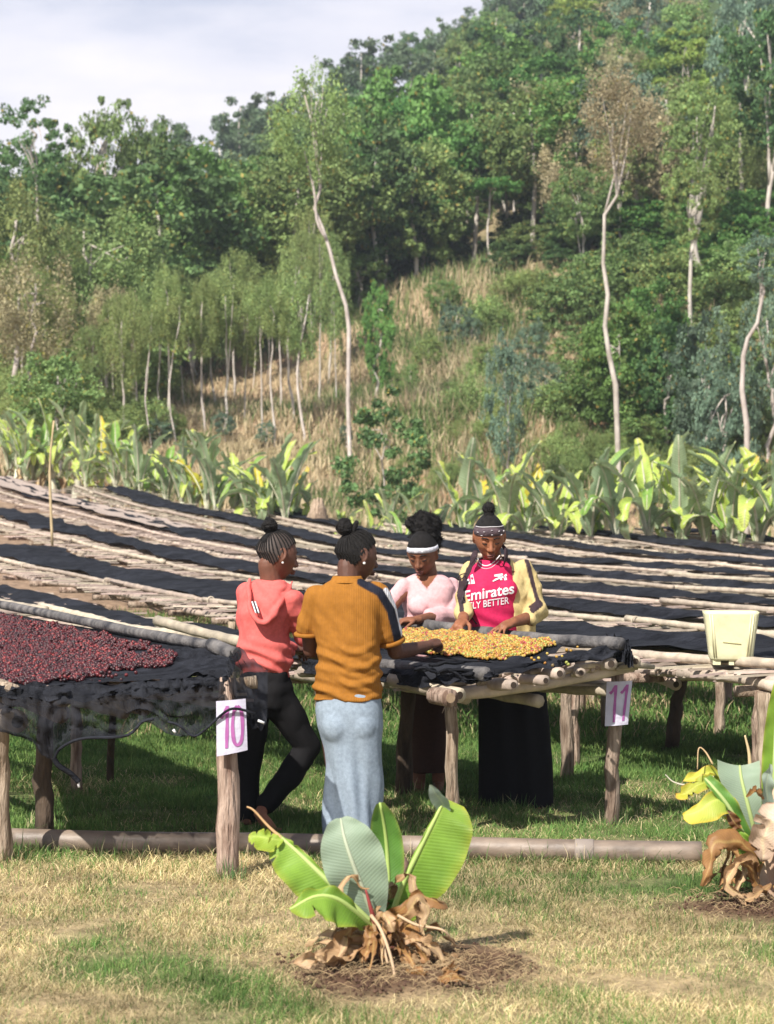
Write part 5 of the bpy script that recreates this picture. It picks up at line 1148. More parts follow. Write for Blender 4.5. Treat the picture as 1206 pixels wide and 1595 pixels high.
def leaf_mesh(mid, wL, wR, nrm, cols, name='leaf', n=30, k=7, fold=.25, ripple=.008, prof=None, edge=None, seed=0, twist=0, torn=0):
    # mid: midrib points, nrm: rough upper side direction, wL/wR: widths left and right of the midrib
    P = spline(mid, n); rs = np.random.RandomState(seed); V = []; C = []; UV = []; m = 2*k+1
    if not isinstance(nrm, (list, tuple)) or not hasattr(nrm[0], '__len__'): nrm = [nrm, nrm]
    L = sum((P[i+1]-P[i]).length for i in range(n-1)); ph = rs.uniform(0, 6)
    tear = np.zeros((n, 2))
    if torn:
        for s in (0, 1):
            for q in rs.choice(np.arange(3, n-2), torn, replace=False): tear[q, s] = rs.uniform(.3, .7)
    base, tipc, edgec = [np.array(c) for c in cols]
    for i in range(n):
        t = i/(n-1); T = (P[min(i+1, n-1)]-P[max(i-1, 0)]).normalized(); N = Vector(nrm[0]).lerp(Vector(nrm[1]), t); N = (N-T*N.dot(T)).normalized()
        S = T.cross(N).normalized(); w = prof(t) if prof else (math.sin(math.pi*min(1, (t*.96+.02)))**.55*(1-.25*abs(t-.45)))
        for j in range(-k, k+1):
            u = j/k; ww = (wR if u > 0 else wL)*w*abs(u)*(1-(tear[i, 0 if u < 0 else 1] if abs(u) > (.6 if torn < 5 else .3) else 0))
            rip = ripple*math.sin(t*L*60+ph+abs(u)*1.5)*abs(u)**1.5+ripple*.8*math.sin(t*17+ph*2+u*2)*abs(u)
            p = P[i]+S*(math.copysign(ww, u)*math.cos(fold*abs(u)))+N*(ww*math.sin(fold)*(abs(u)**.8)+rip)+T*(abs(u)*w*.10*(wL+wR)*.5)
            V.append(tuple(p)); UV.append((u, t*L*1.0)); e = max(0, (abs(u)-.8)/.2)*.6+max(0, (t-.9)/.1)*.5; c = base*(1-t)+tipc*t; e = min(1, e*(.5+rs.uniform(0, 1)*.7)) if edge is None else min(1, e*edge)
            if abs(u) < .01: c = c*1.0+np.array((.12, .12, .04))
            C.append(c*(1-e)+edgec*e)
    i_ = np.arange(n-1)[:, None]*m+np.arange(m-1)[None]; Fc = np.stack([i_, i_+1, i_+m+1, i_+m], -1).reshape(-1, 4)
    me = fast_mesh(name, V, Fc, np.array(C), True); UV = np.array(UV); a = me.attributes.new('UVMap', 'FLOAT_VECTOR', 'POINT'); a.data.foreach_set('vector', np.c_[UV, np.zeros(len(UV))].astype(np.float32).ravel())
    return me
LIME = [(.15, .31, .035), (.24, .39, .05), (.46, .46, .06)]; MIDG = [(.085, .22, .035), (.14, .30, .055), (.34, .34, .08)]; YEL = [(.30, .42, .05), (.62, .56, .05), (.45, .24, .06)]
GREY = [(.30, .40, .31), (.38, .46, .38), (.36, .42, .30)]; BRN = [(.26, .125, .04), (.38, .20, .08), (.16, .07, .03)]; TANL = [(.36, .20, .09), (.52, .36, .21), (.26, .13, .06)]
def midrib(root, mid, r0, r1, c, parent=None, name='midrib'):
    P = spline(mid, 18); mb = MB(); mb.tube(P, [r0+(r1-r0)*i/17 for i in range(18)], 7); me = mb.mesh(name); o = link(name, me, flat('rib_%02d' % (int(c[0]*99)), c, .6)); at_world(o, root); return o
def shreds(root, c, n, seed, reach=.28):      # thin papery shreds hanging and lying round the base
    rs = random.Random(seed)
    for i in range(n):
        a = rs.uniform(0, 6.28); r0 = rs.uniform(.03, .10); r1 = r0+rs.uniform(.05, reach); z0 = rs.uniform(.06, .30) if r1 < .25 else rs.uniform(.05, .12); d = Vector((math.cos(a), math.sin(a), 0)); e = Vector((-d.y, d.x, 0))*rs.uniform(-.06, .06)
        mid = [c+d*r0+Vector((0, 0, z0)), c+d*(r0*.4+r1*.6)+e+Vector((0, 0, z0*1.15)), c+d*r1+e*1.5+Vector((0, 0, rs.uniform(.035, max(.04, z0*.5))))]
        me = leaf_mesh(mid, rs.uniform(.008, .026), rs.uniform(.008, .026), (d.x*.5, d.y*.5-.4, .8), TANL if i % 2 else BRN, 'leaf_shred', n=14, k=3, fold=rs.uniform(-.9, .9), ripple=.01, seed=i+seed, torn=2)
        cc = coords(me); me.vertices.foreach_set('co', (cc+np.stack([sn(cc, 30, 1), sn(cc, 34, 2), sn(cc, 28, 3)], -1)*.008).astype(np.float32).ravel()); at_world(link('leaf_shred', me, DRYLEAF), root)
def fg_plant():
    Y = 7.06; g = A(590, 1500, Y); root = empty('banana_plant', (g.x, g.y, 0.02), 'young broad leaved banana plant with withered brown skirt in the centre foreground', 'banana plant')
    def Lf(px, wL, wR, nv_, cols, m=LEAF, rib=(.012, .005, (.42, .55, .16)), nm='leaf', **k):
        mid = [A(x, y, Y+d) for x, y, d in px]; o = link(nm, leaf_mesh(mid, wL, wR, nv_, cols, nm, **k), m); at_world(o, root)
        if rib: midrib(root, mid, *rib)
        return o
    v = (0, -1, .3)
    big = lambda t: math.sin(math.pi*min(1, t*.93+.05))**.6*(.62+.5*t)
    Lf([(600, 1448, .1), (604, 1400, .18), (604, 1345, .22), (600, 1295, .22), (592, 1250, .18)], .075, .075, ((.3, -1, .0), (-.1, -.9, .5)), MIDG, ripple=.004, prof=big, seed=1, fold=.35)
    Lf([(606, 1440, .02), (626, 1380, .02), (655, 1320, .03), (680, 1270, .05), (694, 1243, .08)], .012, .170, ((.25, -1, .15), (.1, -1, .35)), LIME, seed=2, ripple=.006, fold=.12, prof=lambda t: math.sin(math.pi*min(1, t*.86+.04))**.62*(1-.12*t)*1.04, n=40)
    Lf([(694, 1262, .07), (688, 1248, .05), (679, 1236, .02), (671, 1222, .0)], .034, .034, (-.3, -1, .1), GREY, rib=None, seed=12, ripple=.003, fold=.5, prof=lambda t: max(.15, math.sin(math.pi*min(1, .2+t*.8))**.6))
    Lf([(590, 1448, -.02), (572, 1400, -.05), (552, 1350, -.07), (537, 1305, -.06), (531, 1274, -.02)], .108, .092, ((.1, 1, .1), (.05, 1, -.1)), MIDG, seed=3, ripple=.007, fold=-.22, prof=lambda t: math.sin(math.pi*min(1, t*.92+.03))**.62*(.62+.55*math.sin(math.pi*min(1, t*.9))), n=44, rib=(.013, .004, (.45, .5, .36)))
    Lf([(592, 1450, -.03), (545, 1404, -.06), (500, 1361, -.06), (462, 1325, -.03), (430, 1297, .0)], .115, .018, ((-.25, -.75, .8), (-.3, -.8, .7)), LIME, seed=4, ripple=.009, fold=.12, prof=lambda t: max(.01, math.sin(math.pi*min(1, max(0, (t-.12)/.9)))**.5)*(1.05), n=42, torn=2, rib=(.013, .006, (.46, .58, .20)))
    Lf([(442, 1308, -.02), (425, 1306, -.02), (408, 1303, -.01), (388, 1301, .0)], .07, .028, (-.2, -.8, .7), YEL[:1]+[(.36, .50, .06), (.6, .55, .08)], rib=None, seed=5, torn=3)
    Lf([(470, 1335, .02), (440, 1330, .04), (412, 1318, .05)], .04, .05, (.2, 1, .2), GREY, rib=None, seed=15)
    midrib(root, [A(440, 1306, Y-.01), A(418, 1286, Y), A(396, 1262, Y), A(385, 1256, Y)], .006, .003, (.58, .36, .18))
    Lf([(588, 1452, -.06), (552, 1418, -.14), (522, 1398, -.18), (490, 1396, -.20), (452, 1416, -.22)], .125, .035, ((-.2, -.7, .9), (-.4, -.8, .6)), LIME, seed=6, ripple=.010, fold=.25, prof=lambda t: max(.01, math.sin(math.pi*min(1, max(0, (t-.08)/.94)))**.6)*1.05, n=40, torn=1)
    Lf([(596, 1450, .05), (618, 1420, .07), (628, 1400, .06)], .06, .07, (0, -1, .5), MIDG, rib=None, seed=16)
    midrib(root, [A(588, 1448, Y-.08), A(578, 1415, Y-.1), A(570, 1385, Y-.095)], .011, .004, (.30, .055, .05))
    # pseudostem and its sheaths
    mb = MB(); mb.limb([A(597, 1508, Y), A(596, 1480, Y), A(594, 1452, Y), A(594, 1438, Y)], [.075, .062, .040, .026], 14); me = mb.mesh('stem'); me.transform(Matrix()); at_world(link('stem', me, mat('stem_skin', (.16, .045, .035), (.34, .20, .12), scale=11, rough=.7, bump=1.5, stretch=(1, 1, .2))), root)
    # withered leaves: crumpled skirts
    rs = random.Random(3)
    wd = [([(600, 1440, -.06), (622, 1412, -.10), (644, 1398, -.14), (668, 1400, -.12), (690, 1408, -.1)], .03, .055, BRN), ([(604, 1452, -.08), (632, 1424, -.14), (650, 1402, -.18), (660, 1420, -.22), (655, 1448, -.22)], .045, .045, TANL),
          ([(606, 1462, -.05), (630, 1440, -.1), (648, 1452, -.16), (652, 1480, -.2), (660, 1500, -.2)], .05, .04, BRN), ([(600, 1470, -.08), (630, 1462, -.16), (650, 1468, -.2), (668, 1490, -.22)], .035, .03, TANL),
          ([(585, 1462, -.05), (556, 1470, -.12), (525, 1482, -.2), (490, 1490, -.25), (452, 1500, -.28)], .05, .045, TANL), ([(588, 1470, -.06), (556, 1482, -.16), (520, 1490, -.24), (488, 1502, -.3)], .05, .04, TANL),
          ([(586, 1455, -.08), (562, 1440, -.12), (540, 1450, -.16), (520, 1480, -.16)], .04, .03, BRN), ([(590, 1460, -.1), (584, 1450, -.16), (572, 1470, -.2), (566, 1500, -.2)], .035, .03, BRN),
          ([(600, 1465, -.1), (600, 1455, -.16), (596, 1480, -.2), (598, 1512, -.2)], .03, .028, BRN), ([(612, 1470, -.1), (625, 1480, -.15), (640, 1500, -.18), (668, 1512, -.2)], .03, .03, TANL),
          ([(716, 1495, -.1), (712, 1515, -.14), (700, 1530, -.2), (684, 1545, -.28)], .03, .03, TANL), ([(712, 1530, -.2), (700, 1540, -.3), (690, 1556, -.36)], .025, .02, BRN),
          ([(632, 1556, -.3), (650, 1560, -.34), (672, 1566, -.36)], .035, .03, BRN), ([(680, 1570, -.4), (700, 1582, -.42), (730, 1588, -.42)], .02, .03, BRN), ([(590, 1440, -.14), (600, 1425, -.2), (606, 1450, -.22)], .03, .03, TANL), ([(640, 1480, -.12), (650, 1462, -.2), (668, 1466, -.2), (690, 1500, -.2)], .03, .026, TANL)]
    for i, (px, a, b, c) in enumerate(wd):
        a, b = a*.8, b*.8; mid = [A(x, y, Y+d) for x, y, d in px]
        for p in mid: p.z = max(p.z, .045)
        me = leaf_mesh(mid, a, b, (rs.uniform(-.5, .5), -.8, rs.uniform(.2, .9)), c, 'withered_leaf', n=26, k=6, fold=rs.uniform(-.7, .9), ripple=.012, seed=i+20, torn=2)
        cc = coords(me); me.vertices.foreach_set('co', (cc+np.stack([sn(cc, 22, 1), sn(cc, 24, 2), sn(cc, 20, 3)], -1)*.011+np.stack([sn(cc, 55, 4), sn(cc, 60, 5), sn(cc, 52, 6)], -1)*.004).astype(np.float32).ravel()); at_world(link('withered_leaf', me, DRYLEAF), root)
    shreds(root, Vector((A(597, 0, Y).x, Y, 0)), 26, 90)
    for pts, r in (([(578, 1425, -.2), (592, 1444, -.24), (606, 1480, -.3), (615, 1520, -.34), (612, 1552, -.36), (640, 1564, -.4)], .007), ([(620, 1425, -.15), (650, 1440, -.2), (690, 1448, -.25), (710, 1472, -.2)], .006), ([(600, 1440, -.15), (598, 1470, -.2), (604, 1500, -.25)], .007)):
        midrib(root, [A(x, y, Y+d) for x, y, d in pts], r, r*.6, (.56, .40, .25), name='dry_stalk')
fg_plant()
def right_plant():
    Y = 8.25; root = empty('banana_plant', (A(1200, 1405, Y).x, Y, .02), 'yellow edged young banana plant with thick stem cut by the right picture border', 'banana plant')
    def Lf(px, wL, wR, nv_, cols, m=LEAF, rib=(.012, .005, (.42, .52, .2)), nm='leaf', **k):
        mid = [A(x, y, Y+d) for x, y, d in px]; at_world(link(nm, leaf_mesh(mid, wL, wR, nv_, cols, nm, **k), m), root)
        if rib: midrib(root, mid, *rib)
    flatp = lambda t: math.sin(math.pi*min(1, t*.8+.03))**.6 if t < .96 else .55
    Lf([(1186, 1345, -.02), (1176, 1300, -.06), (1165, 1255, -.08), (1155, 1215, -.06), (1152, 1192, -.02)], .085, .105, ((.1, 1, 0), (0, 1, -.2)), MIDG, seed=31, fold=-.3, prof=lambda t: max(.05, min(1, (t*1.25)**.8)), ripple=.003, n=36)
    Lf([(1184, 1350, -.08), (1158, 1300, -.14), (1134, 1255, -.16), (1110, 1225, -.14), (1098, 1212, -.1)], .02, .04, (-.3, -.8, .5), MIDG, seed=32, prof=lambda t: .5+.5*math.sin(math.pi*t))
    Lf([(1160, 1296, -.1), (1136, 1250, -.13), (1112, 1246, -.16), (1088, 1262, -.16), (1064, 1270, -.14)], .095, .035, ((-.1, -.8, .6), (-.3, -.8, .5)), [(.16, .34, .05), (.62, .60, .10), (.72, .52, .06)], seed=33, ripple=.008, rib=None, edge=1.5)
    Lf([(1140, 1232, -.02), (1115, 1216, -.04), (1088, 1222, -.06), (1066, 1236, -.06), (1052, 1238, -.04)], .045, .035, (-.2, -.8, .7), [(.2, .36, .05), (.66, .58, .06), (.6, .35, .07)], seed=34, rib=None, edge=1.4, torn=3)
    Lf([(1128, 1212, .0), (1108, 1203, -.02), (1084, 1210, -.03), (1064, 1216, -.02)], .03, .03, (-.1, -.8, .7), [(.35, .42, .06), (.66, .60, .08), (.6, .36, .08)], seed=35, rib=None, edge=1.4)
    midrib(root, [A(1112, 1210, Y-.05), A(1075, 1222, Y-.03), A(1050, 1218, Y), A(1036, 1206, Y+.02)], .006, .002, (.50, .46, .36))
    midrib(root, [A(1110, 1190, Y-.1), A(1098, 1170, Y-.08), A(1088, 1166, Y-.08), A(1086, 1198, Y-.1)], .004, .002, (.56, .40, .22))
    midrib(root, [A(1168, 1192, Y), A(1166, 1170, Y), A(1160, 1145, Y)], .009, .004, (.60, .46, .26))
    Lf([(1186, 1352, -.1), (1172, 1325, -.16), (1154, 1300, -.18), (1132, 1290, -.18)], .065, .02, (-.2, -.9, .5), LIME, seed=36, rib=None)
    Lf([(1132, 1262, -.19), (1143, 1280, -.20), (1152, 1290, -.19)], .03, .025, (-.2, -1, .3), [(.12, .05, .02), (.16, .07, .03), (.5, .32, .06)], DRYLEAF, rib=None, seed=37)
    Lf([(1196, 1330, .05), (1202, 1270, .08), (1205, 1200, .08), (1208, 1130, .06), (1212, 1060, .02)], .055, .09, ((-.1, -1, .1), (-.2, -1, .2)), LIME, seed=38, prof=lambda t: math.sin(math.pi*min(1, t*.95))**.7)
    Lf([(1190, 1330, -.12), (1196, 1270, -.16), (1194, 1220, -.2), (1200, 1190, -.2)], .03, .03, (.3, -1, .2), GREY, seed=39, rib=None)
    for i, (px, a, b, c) in enumerate([([(1186, 1360, -.15), (1160, 1318, -.22), (1122, 1308, -.26), (1108, 1330, -.28), (1098, 1378, -.28)], .05, .075, BRN), ([(1184, 1370, -.16), (1170, 1340, -.22), (1150, 1345, -.26), (1135, 1375, -.28), (1160, 1400, -.3)], .03, .04, TANL),
            ([(1190, 1400, -.14), (1176, 1370, -.2), (1160, 1340, -.22), (1130, 1312, -.24)], .035, .03, BRN), ([(1196, 1380, -.16), (1178, 1392, -.24), (1164, 1404, -.28), (1150, 1396, -.3)], .03, .03, TANL), ([(1162, 1240, -.2), (1176, 1232, -.22), (1190, 1240, -.2)], .025, .012, BRN),
            ([(1192, 1345, -.2), (1190, 1310, -.22), (1198, 1275, -.22), (1206, 1250, -.2)], .07, .07, [(.50, .36, .26), (.62, .48, .36), (.44, .28, .20)])]):
        mid = [A(x, y, Y+d) for x, y, d in px]; k_ = .8 if i < 5 else 1; me = leaf_mesh(mid, a*k_, b*k_, (-.3, -.9, .4), c, 'withered_leaf', n=30, k=6, fold=(-.5, .9, -.8, .4, .7, .5)[i], ripple=.003, seed=i+60, torn=4)
        cc = coords(me); me.vertices.foreach_set('co', (cc+np.stack([sn(cc, 18, 1), sn(cc, 20, 2), sn(cc, 17, 3)], -1)*.010+np.stack([sn(cc, 50, 4), sn(cc, 55, 5), sn(cc, 46, 6)], -1)*.004).astype(np.float32).ravel()); at_world(link('withered_leaf', me, DRYLEAF), root)
    shreds(root, Vector((A(1195, 0, Y).x, Y, 0)), 22, 140, .22)
    mb = MB(); mb.limb([A(1200, 1408, Y), A(1202, 1350, Y), A(1206, 1290, Y), A(1208, 1240, Y)], [.085, .075, .055, .035], 14); at_world(link('stem', mb.mesh('stem'), mat('stem_skin2', (.30, .12, .08), (.52, .40, .28), scale=8, rough=.7, bump=1.5, stretch=(1, 1, .2))), root)
    
right_plant()

# ------------------------------------------------------------------ banana rows behind the beds: five models, copied part by part
FARLEAF = leaf_mat('banana_leaf', (.36, .46, .30), .36, 7, .78, 1.15)
STEM = mat('banana_stem', (.62, .62, .48), (.36, .33, .20), scale=5, rough=.7, bump=1, stretch=(1, 1, .3), rnd=.4)
def banana_model(seed):
    rs = random.Random(seed); parts = []; H = 1.0
    mb = MB(); h = rs.uniform(.55, .85); mb.tube([(0, 0, -.3), (0, 0, .1), (.02, 0, h*.6), (.03, 0, h)], [.20, .17, .12, .07], 10); parts.append(('stem', mb.mesh('stem'), STEM))
    n = rs.randint(7, 10)
    for i in range(n):
        az = i*2.4+rs.uniform(-.4, .4); L = rs.uniform(1.5, 2.3); st = rs.uniform(.03, .42); dr = rs.uniform(.1, .7) if i % 3 else rs.uniform(1.6, 2.6)
        d = Vector((math.cos(az), math.sin(az), 0)); p = Vector((.02, 0, h*.85)); pts = [p]; ang = st*.55
        for k in range(5):
            ang += dr*.20*(k+.4)*.6+.03; p = p+(d*math.sin(ang)+Vector((0, 0, 1))*math.cos(ang))*L/5; pts.append(p)
        kind = rs.random(); cols = [(.32, .52, .08), (.58, .70, .16), (.70, .66, .16)] if kind < .62 else [(.13, .30, .06), (.28, .48, .10), (.46, .48, .12)] if kind < .92 else [(.46, .50, .06), (.74, .62, .07), (.6, .36, .08)]
        up = Vector((0, 0, 1))-d*.4; w = rs.uniform(.12, .175)
        parts.append(('leaf', leaf_mesh(pts, w, w, (tuple(up-d*.9), tuple(up+d*.6)), cols, 'leaf', n=24, k=4, fold=rs.uniform(.15, .55), ripple=.03, seed=seed*10+i, torn=3, prof=lambda t: .13 if t < .16 else max(.13, math.sin(math.pi*min(1, max(0, (t-.14)/.87)))**.45)), FARLEAF)); mbr = MB(); mbr.tube([p_+Vector((0, 0, .006)) for p_ in spline(pts, 9)], [.035-.0035*q_ for q_ in range(9)], 5); parts.append(('midrib', mbr.mesh('midrib'), STEM))
    for i in range(rs.randint(1, 3)):
        az = rs.uniform(0, 6.28); d = Vector((math.cos(az), math.sin(az), 0)); p = Vector((0, 0, h*.9)); pts = [p, p+d*.22+Vector((0, 0, .05)), p+d*.34+Vector((0, 0, -.3)), p+d*.30+Vector((0, 0, -.8))]
        parts.append(('withered_leaf', leaf_mesh(pts, .11, .11, (tuple(d), tuple(d)), [(.44, .30, .16), (.56, .42, .27), (.36, .22, .12)], 'withered_leaf', n=12, k=3, fold=.8, ripple=.03, seed=i, torn=2), DRYLEAF))
    for nm, me, m in parts: me.materials.append(m)
    return [(nm, me) for nm, me, m in parts]
BANANAS = [banana_model(s) for s in range(1, 8)]
def place_banana(x, y, Y, h, label, mdl, rz, group='banana plants growing in a row behind the beds', solo=False):
    p = A(x, y, Y); p.z = tz(p.x, p.y)-.05; r = empty('banana_plant', p, label, 'banana plant', None if solo else group, rz); h *= 1.24 if x > 700 else 1.12; r.scale = (h*.95, h*.95, h)
    for nm, me in BANANAS[mdl]: link(nm, me, None, r)
bx = random.Random(12)
seg = [(-15, 96, 762, 792, 49, 45, 7, 'banana plant from left in the thicket, left of the thin stake'),
       (105, 225, 800, 815, 46, 43, 7, 'banana plant rightward of the thin stake in the left thicket'),
       (238, 345, 812, 826, 42, 40, 6, 'banana plant from left in the right half of the left thicket'),
       (360, 470, 828, 846, 40, 37, 6, 'banana plant from left above the two braided women'),
       (520, 690, 850, 858, 38, 36, 7, 'small banana plant from left in the sparse gap behind the women')]
ORDB = 'first second third fourth fifth sixth seventh eighth ninth'.split()
for (x0, x1, y0, y1, Ya, Yb, n, lb) in seg:
    for i in range(n):
        t = (i+.5)/n; place_banana(x0+(x1-x0)*t+bx.uniform(-6, 6), 0, Ya+(Yb-Ya)*t+bx.uniform(-1.2, 1.5), bx.uniform(.62, .86) if x0 < 500 else bx.uniform(.34, .6), lb.replace(' banana plant', ', '+ORDB[i]+' from left, banana plant') if not lb.startswith('banana') else ORDB[i]+' '+lb, bx.randrange(7), bx.uniform(0, 6.28))
for i, (x, h, lb) in enumerate(((722, 1.0, 'lime banana plant arching behind the white headband and the dark bun'), (790, 1.1, 'tall banana plant with bright arching leaf directly behind the dark headband'), (822, .95, 'pale stemmed banana plant just right of the yellow jacket wearer head'),
        (868, .9, 'banana plant with one leaf bending down to the ground right of the jacket'), (918, 1.05, 'banana plant with broad striped leaf hanging in a big arch'), (962, 1.0, 'banana plant with bright yellow lower leaves'), (1012, 1.08, 'tallest banana plant, upright torn dark leaf in the right row'),
        (1058, 1.05, 'banana plant with withered tan trunk beside the tallest one'), (1100, 1.12, 'broad arching banana plant with wide dark green drooping leaf'), (1140, 1.05, 'banana plant with silvery leaf underside turned to the camera'), (1182, 1.15, 'last banana plant with rising lime leaf at the right border'), (1215, 1.1, 'banana plant mostly cut off by the right border'))):
    place_banana(x, 0, 36.5-i*.2, h*.78, lb, (i*3) % 7, i*1.7, solo=True)
for i in range(5): place_banana(745+i*100+bx.uniform(-10, 10), 0, 39+bx.uniform(-.5, 1), bx.uniform(.65, .8), ORDB[i]+' banana plant from left half hidden behind the right hand row', bx.randrange(7), bx.uniform(0, 6))
def dry_heap():
    p = A(495, 842, 37); p.z = tz(p.x, p.y); root = empty('dry_stump', p, 'cone shaped grey brown heap of dead banana leaves behind the two braided women', 'dry stump')
    mb = MB(); mb.limb([p, p+Vector((0, 0, .5)), p+Vector((.02, 0, .95))], [.42, .34, .16], 12); mb.build('core', mat('heap_core', (.28, .20, .14), (.16, .115, .08), scale=9, rough=.95, bump=2), root)
    rs = random.Random(4); mb = MB()
    for i in range(260):
        a = rs.uniform(0, 6.28); z0 = rs.uniform(.2, 1.25); r = .42*(1.3-z0)/1.1+.06; mb.tube([p+Vector((math.cos(a)*r*.8, math.sin(a)*r*.8, z0)), p+Vector((math.cos(a)*r*1.15, math.sin(a)*r*1.15, z0-.2)), p+Vector((math.cos(a+.1)*(r+.14), math.sin(a+.1)*(r+.14), max(0, z0-.5)))], [(.02, .006), (.03, .006), (.008, .004)], 4)
    o = mb.build('dead_fronds', mat('frond_dry', (.44, .33, .24), (.26, .19, .13), scale=6, rough=.9), root); o['kind'] = 'stuff'
dry_heap()
# ------------------------------------------------------------------ trees
CROWN = {
 'dense': mat('crown_dense', (.7, 1.3), scale=1.2, rough=.6, attr=True, spec=.25, transl=.22, rnd=.6),
}
BARKP = mat('pale_bark', (.68, .62, .55), (.38, .33, .28), scale=3.5, rough=.85, bump=1, stretch=(1, 1, .5), rnd=.4)
BARKD = mat('brown_bark', (.24, .17, .12), (.12, .085, .06), scale=4, rough=.9, bump=1, stretch=(1, 1, .4))
PAL = {'dense': ((.060, .135, .040), (.095, .19, .052)), 'dark': ((.045, .095, .040), (.075, .135, .052)), 'olive': ((.125, .175, .065), (.18, .23, .09)), 'blue': ((.070, .115, .085), (.125, .18, .135)),
       'lime': ((.14, .21, .05), (.22, .29, .07)), 'dry': ((.22, .20, .12), (.30, .27, .17)), 'mid': ((.095, .155, .055), (.145, .20, .075)), 'far': ((.07, .115, .07), (.10, .145, .085))}
def crown_mesh(name, seed, pal, shape='round', clumps=70, per=75, leaf=.055, cr=.22):
    rs = np.random.RandomState(seed); C = []
    while len(C) < clumps:
        d = rs.normal(size=3); d /= np.linalg.norm(d); r = rs.uniform(.35, 1)**.45
        p = d*r
        if shape == 'umbrella': p[2] = abs(p[2])*.55-.1+.0*p[0]
        if shape == 'airy': p *= (1, 1, 1); 
        if shape == 'cone': k = 1-(p[2]+1)/2*.8; p[0] *= k; p[1] *= k
        if shape == 'tiers': p[2] = round(p[2]*2.2)/2.2+rs.normal()*.04
        C.append(p)
    C = np.array(C); lump = 1+.16*sn(C, 2.4, seed % 7)[:, None]; C = C*lump
    n = clumps*per; ci = np.repeat(np.arange(clumps), per); d = rs.normal(size=(n, 3)); d /= np.linalg.norm(d, axis=1)[:, None]
    fl = np.array((1, 1, .62 if shape != 'airy' else 1.1)); csz = rs.uniform(.5, 1.5, clumps)[ci][:, None]
    P = C[ci]+d*(rs.uniform(.15, 1, (n, 1))**.5)*cr*csz*fl
    if shape == 'airy': P[:, 2] -= rs.uniform(0, .16, n)
    N_ = d*.55+rs.normal(size=(n, 3))*.75+np.array((0, 0, .35)); N_ /= np.linalg.norm(N_, axis=1)[:, None]
    T = np.cross(N_, rs.normal(size=(n, 3))); T /= np.linalg.norm(T, axis=1)[:, None]; B = np.cross(N_, T); s = leaf*rs.uniform(.55, 1.3, (n, 1))
    asp = .48 if shape == 'airy' else .62
    V = np.stack([P-T*s, P+B*s*asp, P+T*s, P-B*s*asp], 1).reshape(-1, 3); Fc = np.arange(n)[:, None]*4+np.arange(4)
    a, b = [np.array(q) for q in PAL[pal]]; t = np.clip(rs.uniform(0, 1, clumps)[ci]*.6+rs.uniform(0, 1, n)*.4, 0, 1)[:, None]; cc = (a*(1-t)+b*t)*rs.uniform(.75, 1.25, (n, 1))*np.array((1.60, 1.62, 1.45))
    yel = rs.uniform(size=(n, 1)) < (.03 if pal != 'mid' else .05); cc = np.where(yel, np.array((.34, .30, .07)), cc)
    me = fast_mesh(name, V, Fc, np.repeat(cc, 4, 0)); me.materials.append(CROWN['dense']); return me
KINDS_ = {}
def kind_crown(kind, i=0):
    key = (kind, i)
    if key not in KINDS_:
        sh = {'dense': ('round', 170, 84, .036, .155), 'dark': ('round', 160, 80, .038, .16), 'olive': ('airy', 150, 80, .033, .19), 'blue': ('round', 130, 75, .034, .16), 'lime': ('tiers', 70, 115, .037, .2), 'sparse': ('airy', 30, 45, .035, .22),
              'dry': ('airy', 65, 130, .034, .27), 'mid': ('round', 160, 70, .036, .165), 'far': ('round', 50, 80, .062, .25), 'umbrella': ('umbrella', 80, 115, .038, .2), 'thin': ('airy', 46, 120, .040, .27), 'gappy': ('round', 55, 80, .045, .17)}[kind]
        pal = {'umbrella': 'dense', 'thin': 'olive', 'sparse': 'dry', 'gappy': 'dark'}.get(kind, kind)
        KINDS_[key] = crown_mesh('crown', sum(map(ord, kind)) % 7+i*11+len(kind)*3, pal, *sh)
    return KINDS_[key]
def limbs(path, r, crown_c, crown_r, seed, nb=5, fork=None):
    rs = random.Random(seed); mb = MB(); P = spline(path, 14)
    for i in range(1, 13): P[i] = P[i]+Vector((rs.gauss(0, r*(.75 if nb > 1 else .3)), rs.gauss(0, r*.3), 0))
    if fork: Q = spline(fork, 12); mb.tube(Q, [r*.62*(1-.6*i/11) for i in range(12)], 7)
    mb.tube(P, [r*(1.25 if i == 0 else 1)*(1-.72*i/13)*(1+.06*math.sin(i*2.3)) for i in range(14)], 7)
    for i in range(nb):
        a = P[rs.randint(8, 13)]; d = Vector((rs.uniform(-1, 1), rs.uniform(-1, 1), rs.uniform(0, .9))); e = Vector(crown_c)+Vector((d.x*crown_r[0], d.y*crown_r[0], d.z*crown_r[1]))*.62
        m = a.lerp(e, .5)+Vector((rs.uniform(-.1, .1), rs.uniform(-.1, .1), .06))*crown_r[0]; mb.tube(spline([a, m, e], 7), [r*.42*(1-.75*k/6) for k in range(7)], 5)
    return mb
TREES = []
